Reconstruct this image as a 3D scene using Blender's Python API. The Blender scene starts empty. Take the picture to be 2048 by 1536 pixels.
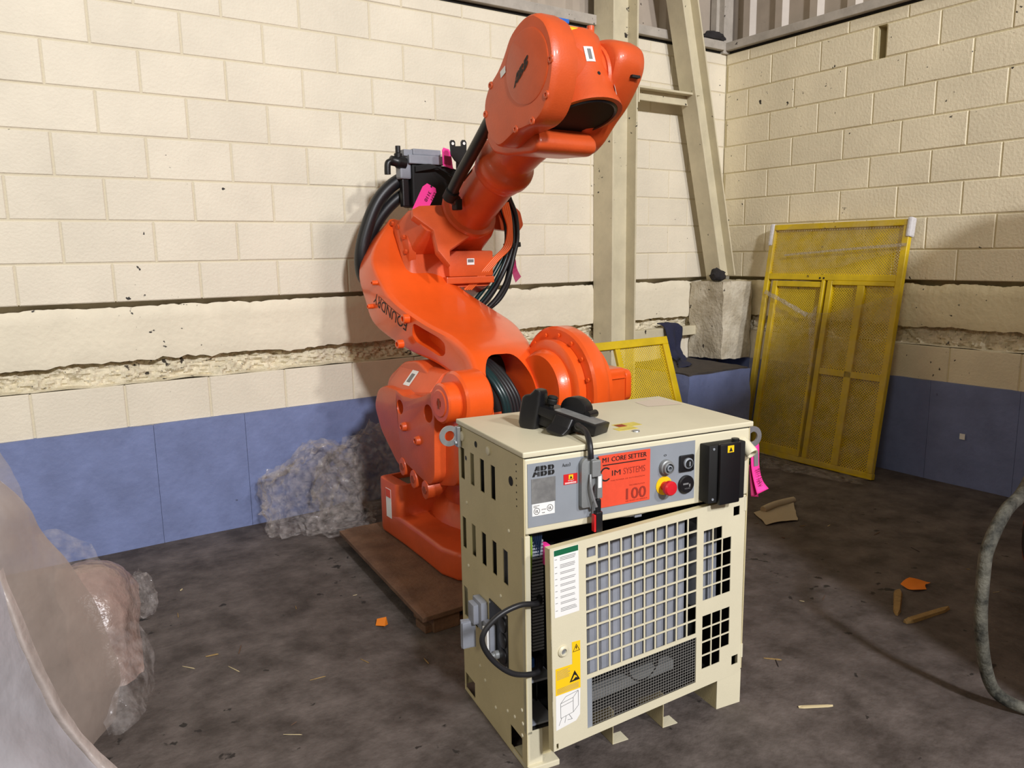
import bpy, bmesh, math, random
import numpy as np
from mathutils import Vector, Matrix
random.seed(7); RNG = np.random.RandomState(11)
C = bpy.context.scene.collection
SC = bpy.context.scene

# ------------------------------------------------------------ camera
def rodrigues(rv):
    th = np.linalg.norm(rv); k = np.array(rv) / th
    K = np.array([[0, -k[2], k[1]], [k[2], 0, -k[0]], [-k[1], k[0], 0]])
    return np.eye(3) + math.sin(th) * K + (1 - math.cos(th)) * K @ K
RM = rodrigues((.15894, -.59247, -.06532)) @ np.array([[1, 0, 0], [0, 0, -1], [0, 1, 0.]])
cam = bpy.data.objects.new('camera', bpy.data.cameras.new('camera'))
C.objects.link(cam); SC.camera = cam
cam.data.sensor_width = 36; cam.data.lens = 1535 / 2048 * 36
cam.data.clip_start = .05
M = Matrix.Identity(4)
for i in range(3):
    M[i][0] = RM[0][i]; M[i][1] = -RM[1][i]; M[i][2] = -RM[2][i]
M[0][3], M[1][3], M[2][3] = -4.9151, -4.25511, 1.482
cam.matrix_world = M

# ------------------------------------------------------------ world, lamps, exposure
SC.view_settings.view_transform = 'Standard'; SC.view_settings.look = 'None'
SC.view_settings.gamma = 1; SC.view_settings.use_curve_mapping = False
SC.view_settings.exposure = 0.0
w = bpy.data.worlds.new('hall'); SC.world = w; w.use_nodes = True
w.node_tree.nodes['Background'].inputs[0].default_value = (1, .87, .64, 1)
w.node_tree.nodes['Background'].inputs[1].default_value = .225
def area(name, loc, target, size, power, col):
    l = bpy.data.lights.new(name, 'AREA'); l.energy = power; l.size = size; l.color = col; l.shape = 'DISK'
    o = bpy.data.objects.new(name, l); C.objects.link(o); o.location = loc
    o.rotation_euler = (Vector(target) - Vector(loc)).to_track_quat('-Z', 'Y').to_euler()
    return o
area('high_bay_or_fill', (-4.8, -10.5, 5.9), (-2.6, -.8, 1.2), .75, 800, (.96, .96, 1))
area('high_bay_or_fill', (-1.8, -10.0, 6.0), (-2.2, -.8, 1.2), .6, 330, (1, .96, .92))

area('high_bay_or_fill', (-11.5, -6.5, 5.6), (-2.0, -1.0, 1.0), 2.2, 130, (1, .93, .78))  # unseen fill added to brighten left-facing sides and the right wall

# ------------------------------------------------------------ materials
def lin(c):
    return tuple(((x / 255) / 12.92 if x / 255 <= .04045 else ((x / 255 + .055) / 1.055) ** 2.4) for x in c) + (1,)
def mat(name, col, rough=.5, metal=0, var=0, vscale=6, bump=0, bscale=60, coat=0, specks=0, speckcol=(40, 36, 32), obvar=0, col2=None, spscale=22, spec=.5):
    m = bpy.data.materials.new(name); m.use_nodes = True
    nt = m.node_tree; b = nt.nodes['Principled BSDF']; N = nt.nodes.new; L = nt.links.new
    b.inputs['Roughness'].default_value = rough; b.inputs['Metallic'].default_value = metal
    b.inputs['Coat Weight'].default_value = coat; b.inputs['Coat Roughness'].default_value = .12
    b.inputs['Specular IOR Level'].default_value = spec
    c1 = lin(col); b.inputs['Base Color'].default_value = c1
    geo = N('ShaderNodeNewGeometry'); cur = None
    if var or col2:
        n = N('ShaderNodeTexNoise'); n.inputs['Scale'].default_value = vscale; n.inputs['Detail'].default_value = 8; n.inputs['Roughness'].default_value = .65
        L(geo.outputs['Position'], n.inputs['Vector'])
        r = N('ShaderNodeValToRGB'); r.color_ramp.elements[0].position = .36; r.color_ramp.elements[1].position = .66
        c2 = lin(col2) if col2 else tuple(min(1, x * (1 + var)) for x in c1[:3]) + (1,)
        r.color_ramp.elements[0].color = c1 if col2 else tuple(x * (1 - var) for x in c1[:3]) + (1,)
        r.color_ramp.elements[1].color = c2
        L(n.outputs['Fac'], r.inputs['Fac']); cur = r.outputs['Color']
    if obvar:
        oi = N('ShaderNodeObjectInfo'); mx = N('ShaderNodeMix'); mx.data_type = 'RGBA'; mx.blend_type = 'MULTIPLY'
        mr = N('ShaderNodeMapRange'); mr.inputs['To Min'].default_value = 1 - obvar; mr.inputs['To Max'].default_value = 1
        L(oi.outputs['Random'], mr.inputs['Value']); mx.inputs['Factor'].default_value = 1
        if cur: L(cur, mx.inputs['A'])
        else: mx.inputs['A'].default_value = c1
        L(mr.outputs['Result'], mx.inputs['B']); cur = mx.outputs['Result']
    if specks:
        v = N('ShaderNodeTexNoise'); v.inputs['Scale'].default_value = spscale; v.inputs['Detail'].default_value = 3
        L(geo.outputs['Position'], v.inputs['Vector'])
        big = N('ShaderNodeTexNoise'); big.inputs['Scale'].default_value = 1.3; L(geo.outputs['Position'], big.inputs['Vector'])
        ad = N('ShaderNodeMath'); ad.operation = 'MULTIPLY_ADD'; ad.inputs[1].default_value = .45
        L(big.outputs['Fac'], ad.inputs[0]); L(v.outputs['Fac'], ad.inputs[2])
        mr = N('ShaderNodeMapRange'); mr.inputs['From Min'].default_value = 1.0 - specks; mr.inputs['From Max'].default_value = 1.03 - specks
        L(ad.outputs[0], mr.inputs['Value'])
        mx = N('ShaderNodeMix'); mx.data_type = 'RGBA'; L(mr.outputs['Result'], mx.inputs['Factor'])
        if cur: L(cur, mx.inputs['A'])
        else: mx.inputs['A'].default_value = c1
        mx.inputs['B'].default_value = lin(speckcol); cur = mx.outputs['Result']
    if cur: L(cur, b.inputs['Base Color'])
    if bump:
        n = N('ShaderNodeTexNoise'); n.inputs['Scale'].default_value = bscale; n.inputs['Detail'].default_value = 5
        L(geo.outputs['Position'], n.inputs['Vector'])
        bp = N('ShaderNodeBump'); bp.inputs['Strength'].default_value = bump; bp.inputs['Distance'].default_value = .01
        L(n.outputs['Fac'], bp.inputs['Height']); L(bp.outputs['Normal'], b.inputs['Normal'])
    return m
def film(name, tint, alpha, rough=.12, bump=.6, bscale=18, white=.5):
    """clear plastic: part see-through, part pale scattering, part shine"""
    m = bpy.data.materials.new(name); m.use_nodes = True; nt = m.node_tree; N = nt.nodes.new; L = nt.links.new
    out = nt.nodes['Material Output']; b = nt.nodes['Principled BSDF']
    b.inputs['Base Color'].default_value = lin(tint); b.inputs['Roughness'].default_value = rough
    b.inputs['Specular IOR Level'].default_value = .9
    tr = N('ShaderNodeBsdfTransparent'); tr.inputs[0].default_value = (.97, .96, .95, 1); mx = N('ShaderNodeMixShader')
    geo = N('ShaderNodeNewGeometry'); n = N('ShaderNodeTexNoise'); n.inputs['Scale'].default_value = bscale; n.inputs['Detail'].default_value = 4
    L(geo.outputs['Position'], n.inputs['Vector'])
    bp = N('ShaderNodeBump'); bp.inputs['Strength'].default_value = bump; bp.inputs['Distance'].default_value = .02
    L(n.outputs['Fac'], bp.inputs['Height']); L(bp.outputs['Normal'], b.inputs['Normal'])
    mr = N('ShaderNodeMapRange'); mr.inputs['From Min'].default_value = .3; mr.inputs['From Max'].default_value = .7
    mr.inputs['To Min'].default_value = max(0, alpha - .14); mr.inputs['To Max'].default_value = min(1, alpha + .14)
    L(n.outputs['Fac'], mr.inputs['Value']); L(mr.outputs['Result'], mx.inputs['Fac'])
    L(tr.outputs[0], mx.inputs[1]); L(b.outputs[0], mx.inputs[2]); L(mx.outputs[0], out.inputs['Surface'])
    return m
m_block = mat('cream_block_paint', (229, 220, 200), .6, var=.05, vscale=3, bump=.25, bscale=70, specks=.02, obvar=.06)
m_block_r = mat('cream_block_paint_warm_light', (228, 217, 188), .6, var=.07, vscale=2.5, bump=.3, bscale=60, specks=.06, obvar=.07)  # back wall paint with warm light put into the colour; specks are wear
m_mortar = mat('painted_mortar', (214, 204, 178), .75, bump=.3, bscale=60)
m_mortar_r = mat('painted_mortar_warm_light', (206, 194, 156), .75, bump=.3, bscale=60)  # same mortar paint, the right wall's warm light tinted in
m_beam = mat('painted_concrete', (228, 219, 196), .65, var=.05, vscale=4, bump=.35, bscale=35, specks=.03)
m_beam_r = mat('painted_concrete_warm_light', (218, 206, 170), .65, var=.06, vscale=4, bump=.35, bscale=35, specks=.04)  # same band paint, made yellower for the warm light on this side
m_rough = mat('broken_concrete', (205, 196, 170), .85, col2=(236, 226, 200), vscale=14, bump=1.0, bscale=45, specks=.07, speckcol=(70, 62, 52))
m_blue = mat('blue_concrete_paint', (112, 124, 165), .6, var=.12, vscale=5, bump=.3, bscale=30, specks=.015, speckcol=(70, 76, 100))
m_dark = mat('dark_gap', (22, 20, 18), .9)
m_floor = mat('dirty_concrete_floor', (62, 54, 50), .75, col2=(103, 94, 90), vscale=5.5, bump=.5, bscale=38, specks=.075, speckcol=(38, 33, 30), spscale=16)
m_steel = mat('painted_steel_cream', (205, 196, 168), .5, var=.08, vscale=6, bump=.12, bscale=40, specks=.03)
m_girt = mat('grey_steel_ledge', (172, 165, 155), .6, var=.12, vscale=9, bump=.15, specks=.06)
m_siding = mat('corrugated_siding', (172, 160, 146), .45, var=.1, vscale=3, specks=.02)
m_or = mat('robot_orange', (238, 92, 30), .3, var=.05, vscale=5, bump=.06, bscale=160, coat=.45, specks=.0)
m_or2 = mat('robot_orange_dusty', (212, 86, 38), .42, var=.09, vscale=5, bump=.08, bscale=140, coat=.2)
m_black = mat('black_plastic', (20, 20, 23), .38, bump=.05)
m_rub = mat('black_rubber_hose', (30, 30, 33), .42)
m_blk2 = mat('matt_black', (12, 12, 12), .7)
m_teal = mat('dark_green_cable', (18, 46, 48), .3)
m_orc = mat('orange_cable', (226, 98, 36), .4)
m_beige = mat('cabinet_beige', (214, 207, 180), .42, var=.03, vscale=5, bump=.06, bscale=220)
m_beige2 = mat('cabinet_beige_shade', (202, 190, 150), .5, var=.06, vscale=5, bump=.08, bscale=180, specks=.02)  # darker beige: side shade put into the colour, plus dirt specks
m_pgray = mat('panel_grey', (140, 146, 154), .45, var=.04, vscale=8)
m_gmod = mat('grey_module', (140, 144, 154), .5, var=.1, vscale=12)
m_white = mat('white_label', (236, 236, 234), .5)
m_ink = mat('black_ink', (20, 20, 20), .6)
m_greyink = mat('faded_grey_ink', (120, 120, 120), .6)
m_redink = mat('dark_ink_on_orange', (150, 45, 30), .6)
m_plate = mat('worn_nameplate', (108, 108, 108), .45, col2=(134, 134, 132), vscale=25)
m_red = mat('red_sticker', (205, 30, 34), .45)
m_redbtn = mat('red_button', (206, 30, 42), .35)
m_yel = mat('yellow_sticker', (246, 200, 20), .5)
m_yel2 = mat('faded_yellow_sticker', (214, 196, 92), .55, var=.15, vscale=60)
m_signor = mat('orange_red_sign', (228, 78, 50), .5, var=.05, vscale=30)
m_green = mat('green_print', (12, 96, 62), .5)
m_zinc = mat('zinc_steel', (176, 180, 184), .35, metal=.7, var=.1, vscale=30)
m_alu = mat('cast_grey', (140, 143, 144), .45, metal=.3, var=.08, vscale=30)
m_pink = mat('pink_tag_card', (255, 62, 160), .55)
m_pinkd = mat('pink_tag_back', (160, 28, 84), .6)
m_mesh = mat('wire_mesh', (120, 118, 114), .5)
m_cage = mat('yellow_guard_paint', (206, 176, 14), .45, var=.12, vscale=7, bump=.1, specks=.03, speckcol=(120, 100, 20))
m_wood = mat('weathered_plywood', (96, 70, 52), .8, col2=(122, 92, 70), vscale=9, bump=.4, bscale=60)
m_woodl = mat('pale_wood_splinter', (150, 122, 74), .8, var=.2, vscale=50)
m_cloth = mat('navy_cloth', (34, 37, 62), .9, bump=.5, bscale=60)
m_rag = mat('dark_rag', (40, 37, 38), .95, bump=.6, bscale=60)
m_hose = mat('grimy_hose', (34, 35, 30), .75, col2=(118, 116, 104), vscale=17, bump=.5, bscale=90)
m_paper = mat('paper', (178, 165, 140), .8, bump=.2)
m_orp = mat('orange_paper', (232, 128, 18), .7)
m_straw = mat('straw', (196, 180, 140), .8)
m_film = film('clear_plastic_film', (205, 198, 196), .14, .05, .8, 26)
m_filmthin = film('stretch_wrap', (190, 178, 150), .07, .12, .8, 14)
m_filmfold = film('folded_stretch_wrap', (176, 166, 150), .6, .2, .8, 60)
m_sheet = film('milky_plastic_sheet', (186, 184, 190), .86, .32, .5, 7)
m_sheet2 = film('tan_plastic_sheet', (152, 138, 129), .8, .4, .5, 6)
m_sheet3 = film('thin_plastic_edge', (176, 166, 160), .4, .2, .6, 9)
m_rim = film('white_sheet_rim', (188, 176, 170), .8, .35, .5, 12)
m_clump = film('pinkish_plastic_bag', (176, 150, 140), .62, .3, .8, 16)
m_foam = mat('white_foam_pad', (205, 203, 205), .7, bump=.4)
m_blueclip = mat('blue_plastic', (40, 100, 190), .4)
m_wirey = mat('yellow_green_wire', (120, 150, 40), .45)
m_fpaper = mat('faded_paper', (208, 194, 176), .6)
m_wireb = mat('blue_wire', (18, 36, 62), .45)
m_tray = mat('grey_cover_plate', (112, 100, 84), .6, metal=.2)
m_mach = mat('rusty_orange_machine', (150, 62, 34), .7, var=.2, vscale=9, bump=.3)

# ------------------------------------------------------------ helpers
INV = {}
def rootof(o):
    while o.parent: o = o.parent
    return o
def tag(o, label=None, cat=None, group=None, kind=None):
    if label: o['label'] = label
    if cat: o['category'] = cat
    if group: o['group'] = group
    if kind: o['kind'] = kind
    return o
def thing(name, label, cat, loc=(0, 0, 0), rotz=0, group=None):
    o = bpy.data.objects.new(name, None); C.objects.link(o); o.empty_display_size = .1
    o.location = loc; o.rotation_euler = (0, 0, rotz)
    INV[o.name] = (Matrix.Translation(loc) @ Matrix.Rotation(rotz, 4, 'Z')).inverted()
    return tag(o, label, cat, group)
def finish(me, m, smooth, bevel, seg=2):
    if bevel:
        bm = bmesh.new(); bm.from_mesh(me)
        bmesh.ops.remove_doubles(bm, verts=bm.verts, dist=1e-5)
        bmesh.ops.recalc_face_normals(bm, faces=bm.faces)
        ed = [e for e in bm.edges if len(e.link_faces) == 2 and e.calc_face_angle(0) > .45]
        bmesh.ops.bevel(bm, geom=ed, offset=bevel, segments=seg, affect='EDGES', profile=.6, clamp_overlap=True)
        bm.to_mesh(me); bm.free()
    if smooth:
        for p in me.polygons: p.use_smooth = True
        me.set_sharp_from_angle(angle=math.radians(smooth if smooth > 1 else 40))
    if m: me.materials.append(m)
def mk(name, vf, m, parent=None, smooth=0, bevel=0, seg=2, local=False, loc=None, kind=None):
    """vf = (verts, faces); verts in world space unless local=True (then in the frame of the parent's root)"""
    V, F = vf
    V = [Vector(v) for v in V]
    if parent is not None:
        if not local:
            Mi = INV[rootof(parent).name]; V = [Mi @ v for v in V]
    else:
        if loc is None:
            xs = [v.x for v in V]; ys = [v.y for v in V]; zs = [v.z for v in V]
            loc = ((min(xs) + max(xs)) / 2, (min(ys) + max(ys)) / 2, min(zs))
        V = [v - Vector(loc) for v in V]
    me = bpy.data.meshes.new(name); me.from_pydata([tuple(v) for v in V], [], F); me.update()
    bm = bmesh.new(); bm.from_mesh(me); bmesh.ops.recalc_face_normals(bm, faces=bm.faces); bm.to_mesh(me); bm.free()
    finish(me, m, smooth, bevel, seg)
    o = bpy.data.objects.new(name, me); C.objects.link(o)
    if parent is not None: o.parent = parent
    else:
        o.location = loc; INV[o.name] = Matrix.Translation(loc).inverted()
    if kind: o['kind'] = kind
    return o
def box(a, b):
    x0, y0, z0 = a; x1, y1, z1 = b
    return ([(x0, y0, z0), (x1, y0, z0), (x1, y1, z0), (x0, y1, z0), (x0, y0, z1), (x1, y0, z1), (x1, y1, z1), (x0, y1, z1)],
            [(3, 2, 1, 0), (4, 5, 6, 7), (0, 1, 5, 4), (1, 2, 6, 5), (2, 3, 7, 6), (3, 0, 4, 7)])
def join(*vfs):
    V, F = [], []
    for v, f in vfs:
        n = len(V); V += list(v); F += [tuple(i + n for i in q) for q in f]
    return V, F
def prism(prof, axis, a, b):
    def put(p, h):
        return {'x': (h, p[0], p[1]), 'y': (p[0], h, p[1]), 'z': (p[0], p[1], h)}[axis]
    n = len(prof); V = [put(p, a) for p in prof] + [put(p, b) for p in prof]
    F = [tuple(range(n))[::-1], tuple(range(n, 2 * n))] + [(i, (i + 1) % n, n + (i + 1) % n, n + i) for i in range(n)]
    return V, F
def frame(d):
    d = Vector(d).normalized(); up = Vector((0, 0, 1)) if abs(d.z) < .9 else Vector((1, 0, 0))
    a = d.cross(up).normalized(); return d, a, d.cross(a).normalized()
def lathe(prof, o, d, n=32, closed=False):
    """prof = [(radius, distance along d)]"""
    d, a, b = frame(d); o = Vector(o); V = []; F = []
    for r, h in prof:
        for k in range(n):
            t = 2 * math.pi * k / n; V.append(o + d * h + (a * math.cos(t) + b * math.sin(t)) * r)
    for i in range(len(prof) - 1):
        for k in range(n): F.append((i * n + k, i * n + (k + 1) % n, (i + 1) * n + (k + 1) % n, (i + 1) * n + k))
    if closed:
        i = len(prof) - 1
        for k in range(n): F.append((i * n + k, i * n + (k + 1) % n, (k + 1) % n, k))
    else:
        F.append(tuple(range(n))[::-1]); F.append(tuple(range((len(prof) - 1) * n, len(prof) * n)))
    return V, F
def cyl(o, d, r, h, n=24): return lathe([(r, 0), (r, h)], o, d, n)
def catmull(P, k=6, closed=False):
    P = [np.array(p, float) for p in P]; out = []; n = len(P)
    for i in range(n - 1):
        p0 = P[max(i - 1, 0)]; p1 = P[i]; p2 = P[i + 1]; p3 = P[min(i + 2, n - 1)]
        for j in range(k):
            t = j / k
            out.append(.5 * ((2 * p1) + (-p0 + p2) * t + (2 * p0 - 5 * p1 + 4 * p2 - p3) * t * t + (-p0 + 3 * p1 - 3 * p2 + p3) * t ** 3))
    out.append(P[-1]); return out
def tube(P, r, n=10, k=6):
    pts = catmull(P, k) if k > 1 else [np.array(p, float) for p in P]
    V = []; F = []; a = None
    for i, p in enumerate(pts):
        t = pts[min(i + 1, len(pts) - 1)] - pts[max(i - 1, 0)]; t = Vector(t).normalized()
        if a is None: _, a, b = frame(t)
        a = (a - t * a.dot(t)).normalized(); b = t.cross(a)
        for q in range(n):
            s = 2 * math.pi * q / n; V.append(Vector(p) + (a * math.cos(s) + b * math.sin(s)) * r)
    m = len(pts)
    for i in range(m - 1):
        for q in range(n): F.append((i * n + q, i * n + (q + 1) % n, (i + 1) * n + (q + 1) % n, (i + 1) * n + q))
    F += [tuple(range(n))[::-1], tuple(range((m - 1) * n, m * n))]
    return V, F
def roundpoly(P, rads, n=4):
    out = []; m = len(P)
    for i in range(m):
        p = np.array(P[i], float); a = np.array(P[i - 1], float); b = np.array(P[(i + 1) % m], float); r = rads[i] if isinstance(rads, (list, tuple)) else rads
        la = np.linalg.norm(a - p); lb = np.linalg.norm(b - p); r = min(r, .45 * la, .45 * lb)
        q0 = p + (a - p) / max(la, 1e-9) * r; q1 = p + (b - p) / max(lb, 1e-9) * r
        for j in range(n + 1):
            t = j / n; out.append((1 - t) ** 2 * q0 + 2 * t * (1 - t) * p + t * t * q1)
    return [tuple(x) for x in out]
def loft(S, cap=True):
    n = len(S[0]); V = [p for s in S for p in s]; F = []
    for i in range(len(S) - 1):
        for k in range(n): F.append((i * n + k, i * n + (k + 1) % n, (i + 1) * n + (k + 1) % n, (i + 1) * n + k))
    if cap: F += [tuple(range(n))[::-1], tuple(range((len(S) - 1) * n, len(S) * n))]
    return V, F
def grid_surface(rows, ku=5, kv=5, noise=0, nscale=5, seed=0, thick=0):
    """rows of 3-D control points -> smooth surface with wrinkles"""
    from mathutils import noise as mn
    R = [catmull(r, ku) for r in rows]; cols = list(zip(*R)); Cc = [catmull(c, kv) for c in cols]
    G = list(zip(*Cc)); nu = len(G[0]); V = []
    for r in G:
        for p in r:
            v = Vector(p)
            if noise:
                v = v + mn.noise_vector(v * nscale + Vector((seed, 0, 0))) * noise + mn.noise_vector(v * nscale * 3 + Vector((seed, 5, 0))) * noise * .35
            V.append(v)
    F = [(i * nu + j, i * nu + j + 1, (i + 1) * nu + j + 1, (i + 1) * nu + j) for i in range(len(G) - 1) for j in range(nu - 1)]
    return V, F
def plate_holes(w, h, t, holes, org, ux, uy, extra=()):
    """a sheet w x h, thickness t, real rectangular holes (x0, y0, x1, y1)"""
    xs = sorted(set([0, w] + [round(a, 5) for q in holes for a in (q[0], q[2])])); ys = sorted(set([0, h] + [round(a, 5) for q in holes for a in (q[1], q[3])]))
    hs = [tuple(round(a, 5) for a in q) for q in holes]
    nx, ny = len(xs) - 1, len(ys) - 1
    S = [[not any(q[0] - 1e-6 <= (xs[i] + xs[i + 1]) / 2 <= q[2] and q[1] - 1e-6 <= (ys[j] + ys[j + 1]) / 2 <= q[3] for q in hs) for j in range(ny)] for i in range(nx)]
    ux = Vector(ux).normalized(); uy = Vector(uy).normalized(); n = ux.cross(uy); org = Vector(org)
    V = []; idx = {}; F = []
    def vid(i, j, s):
        if (i, j, s) not in idx: idx[(i, j, s)] = len(V); V.append(org + ux * xs[i] + uy * ys[j] - n * (t * s))
        return idx[(i, j, s)]
    for i in range(nx):
        for j in range(ny):
            if not S[i][j]: continue
            F.append((vid(i, j, 0), vid(i + 1, j, 0), vid(i + 1, j + 1, 0), vid(i, j + 1, 0)))
            F.append((vid(i, j, 1), vid(i, j + 1, 1), vid(i + 1, j + 1, 1), vid(i + 1, j, 1)))
            for di, dj, e in ((-1, 0, ((0, 1), (0, 0))), (1, 0, ((1, 0), (1, 1))), (0, -1, ((0, 0), (1, 0))), (0, 1, ((1, 1), (0, 1)))):
                a, b = i + di, j + dj
                if not (0 <= a < nx and 0 <= b < ny and S[a][b]):
                    (p, q), (r, s) = e
                    F.append((vid(i + p, j + q, 0), vid(i + p, j + q, 1), vid(i + r, j + s, 1), vid(i + r, j + s, 0)))
    return V, F
def quadbox(org, ux, uy, w, h, t):
    """thin slab on a surface; its face looks along ux x uy"""
    ux = Vector(ux).normalized(); uy = Vector(uy).normalized(); n = ux.cross(uy); o = Vector(org)
    P = [o, o + ux * w, o + ux * w + uy * h, o + uy * h]
    V = P + [p + n * t for p in P]
    return V, [(3, 2, 1, 0), (4, 5, 6, 7), (0, 1, 5, 4), (1, 2, 6, 5), (2, 3, 7, 6), (3, 0, 4, 7)]
from mathutils.bvhtree import BVHTree
def bvh(*objs):
    V = []; F = []
    for o in objs:
        Mi = INV[rootof(o).name].inverted(); n = len(V)
        V += [Mi @ v.co for v in o.data.vertices]; F += [tuple(i + n for i in p.vertices) for p in o.data.polygons]
    return BVHTree.FromPolygons(V, F)
def drape(o, tree, d, off, back=1.0):
    """press a thin print (a child mesh) on to the surface below it, along direction d"""
    Mi = INV[rootof(o).name]; Mw = Mi.inverted(); d = Vector(d).normalized(); lv = [Mw @ v.co for v in o.data.vertices]
    for v, p in zip(o.data.vertices, lv):
        h = tree.ray_cast(p - d * back, d)
        if h[0] is not None: v.co = Mi @ (h[0] - d * off)
    o.data.update()
def patch(name, c, ux, uy, w, h, m, par, n=6):
    ux = Vector(ux).normalized(); uy = Vector(uy).normalized(); c = Vector(c)
    V = [c + ux * (w * (i / n - .5)) + uy * (h * (j / n - .5)) for i in range(n + 1) for j in range(n + 1)]
    return mk(name, (V, [(i * (n + 1) + j, (i + 1) * (n + 1) + j, (i + 1) * (n + 1) + j + 1, i * (n + 1) + j + 1) for i in range(n) for j in range(n)]), m, par)
def text(name, s, org, ux, uy, width, height, m, parent, t=.0006, bold=0, local=False, sx=1):
    """lettering: real flat letters, fitted to width x height, on the plane org + ux, uy"""
    cu = bpy.data.curves.new('t', 'FONT'); cu.body = s; cu.size = 1; cu.offset = bold; cu.resolution_u = 3; cu.space_line = .85
    ob = bpy.data.objects.new('t', cu); C.objects.link(ob)
    me = bpy.data.meshes.new_from_object(ob.evaluated_get(bpy.context.evaluated_depsgraph_get()))
    V = [v.co.copy() for v in me.vertices]; F = [tuple(p.vertices) for p in me.polygons]
    bpy.data.objects.remove(ob); bpy.data.curves.remove(cu); bpy.data.meshes.remove(me)
    x0 = min(v.x for v in V); x1 = max(v.x for v in V); y0 = min(v.y for v in V); y1 = max(v.y for v in V)
    ux = Vector(ux).normalized(); uy = Vector(uy).normalized(); n = ux.cross(uy); o = Vector(org)
    W = [o + ux * ((v.x - x0) / (x1 - x0) * width) + uy * ((v.y - y0) / (y1 - y0) * height) + n * t for v in V]
    return mk(name, (W, F), m, parent, local=local)
def boolean(o, vf, op='DIFFERENCE'):
    me = bpy.data.meshes.new('cut'); me.from_pydata([tuple(v) for v in vf[0]], [], vf[1])
    bm = bmesh.new(); bm.from_mesh(me); bmesh.ops.recalc_face_normals(bm, faces=bm.faces); bm.to_mesh(me); bm.free()
    c = bpy.data.objects.new('cut', me); C.objects.link(c)
    md = o.modifiers.new('b', 'BOOLEAN'); md.object = c; md.operation = op; md.solver = 'EXACT'
    bpy.context.view_layer.update()
    nm = bpy.data.meshes.new_from_object(o.evaluated_get(bpy.context.evaluated_depsgraph_get()))
    o.modifiers.remove(md); o.data = nm; bpy.data.objects.remove(c)
def worldmesh(name, vf, m):
    me = bpy.data.meshes.new(name); me.from_pydata([tuple(v) for v in vf[0]], [], vf[1])
    bm = bmesh.new(); bm.from_mesh(me); bmesh.ops.remove_doubles(bm, verts=bm.verts, dist=1e-6); bmesh.ops.recalc_face_normals(bm, faces=bm.faces); bm.to_mesh(me); bm.free()
    me.materials.append(m); o = bpy.data.objects.new(name, me); C.objects.link(o); return o
def adopt(o, parent, smooth=40, bevel=0):
    Mi = INV[rootof(parent).name]; o.data.transform(Mi); o.parent = parent
    ms = list(o.data.materials); o.data.materials.clear(); finish(o.data, ms[0], smooth, bevel)
    return o

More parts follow.
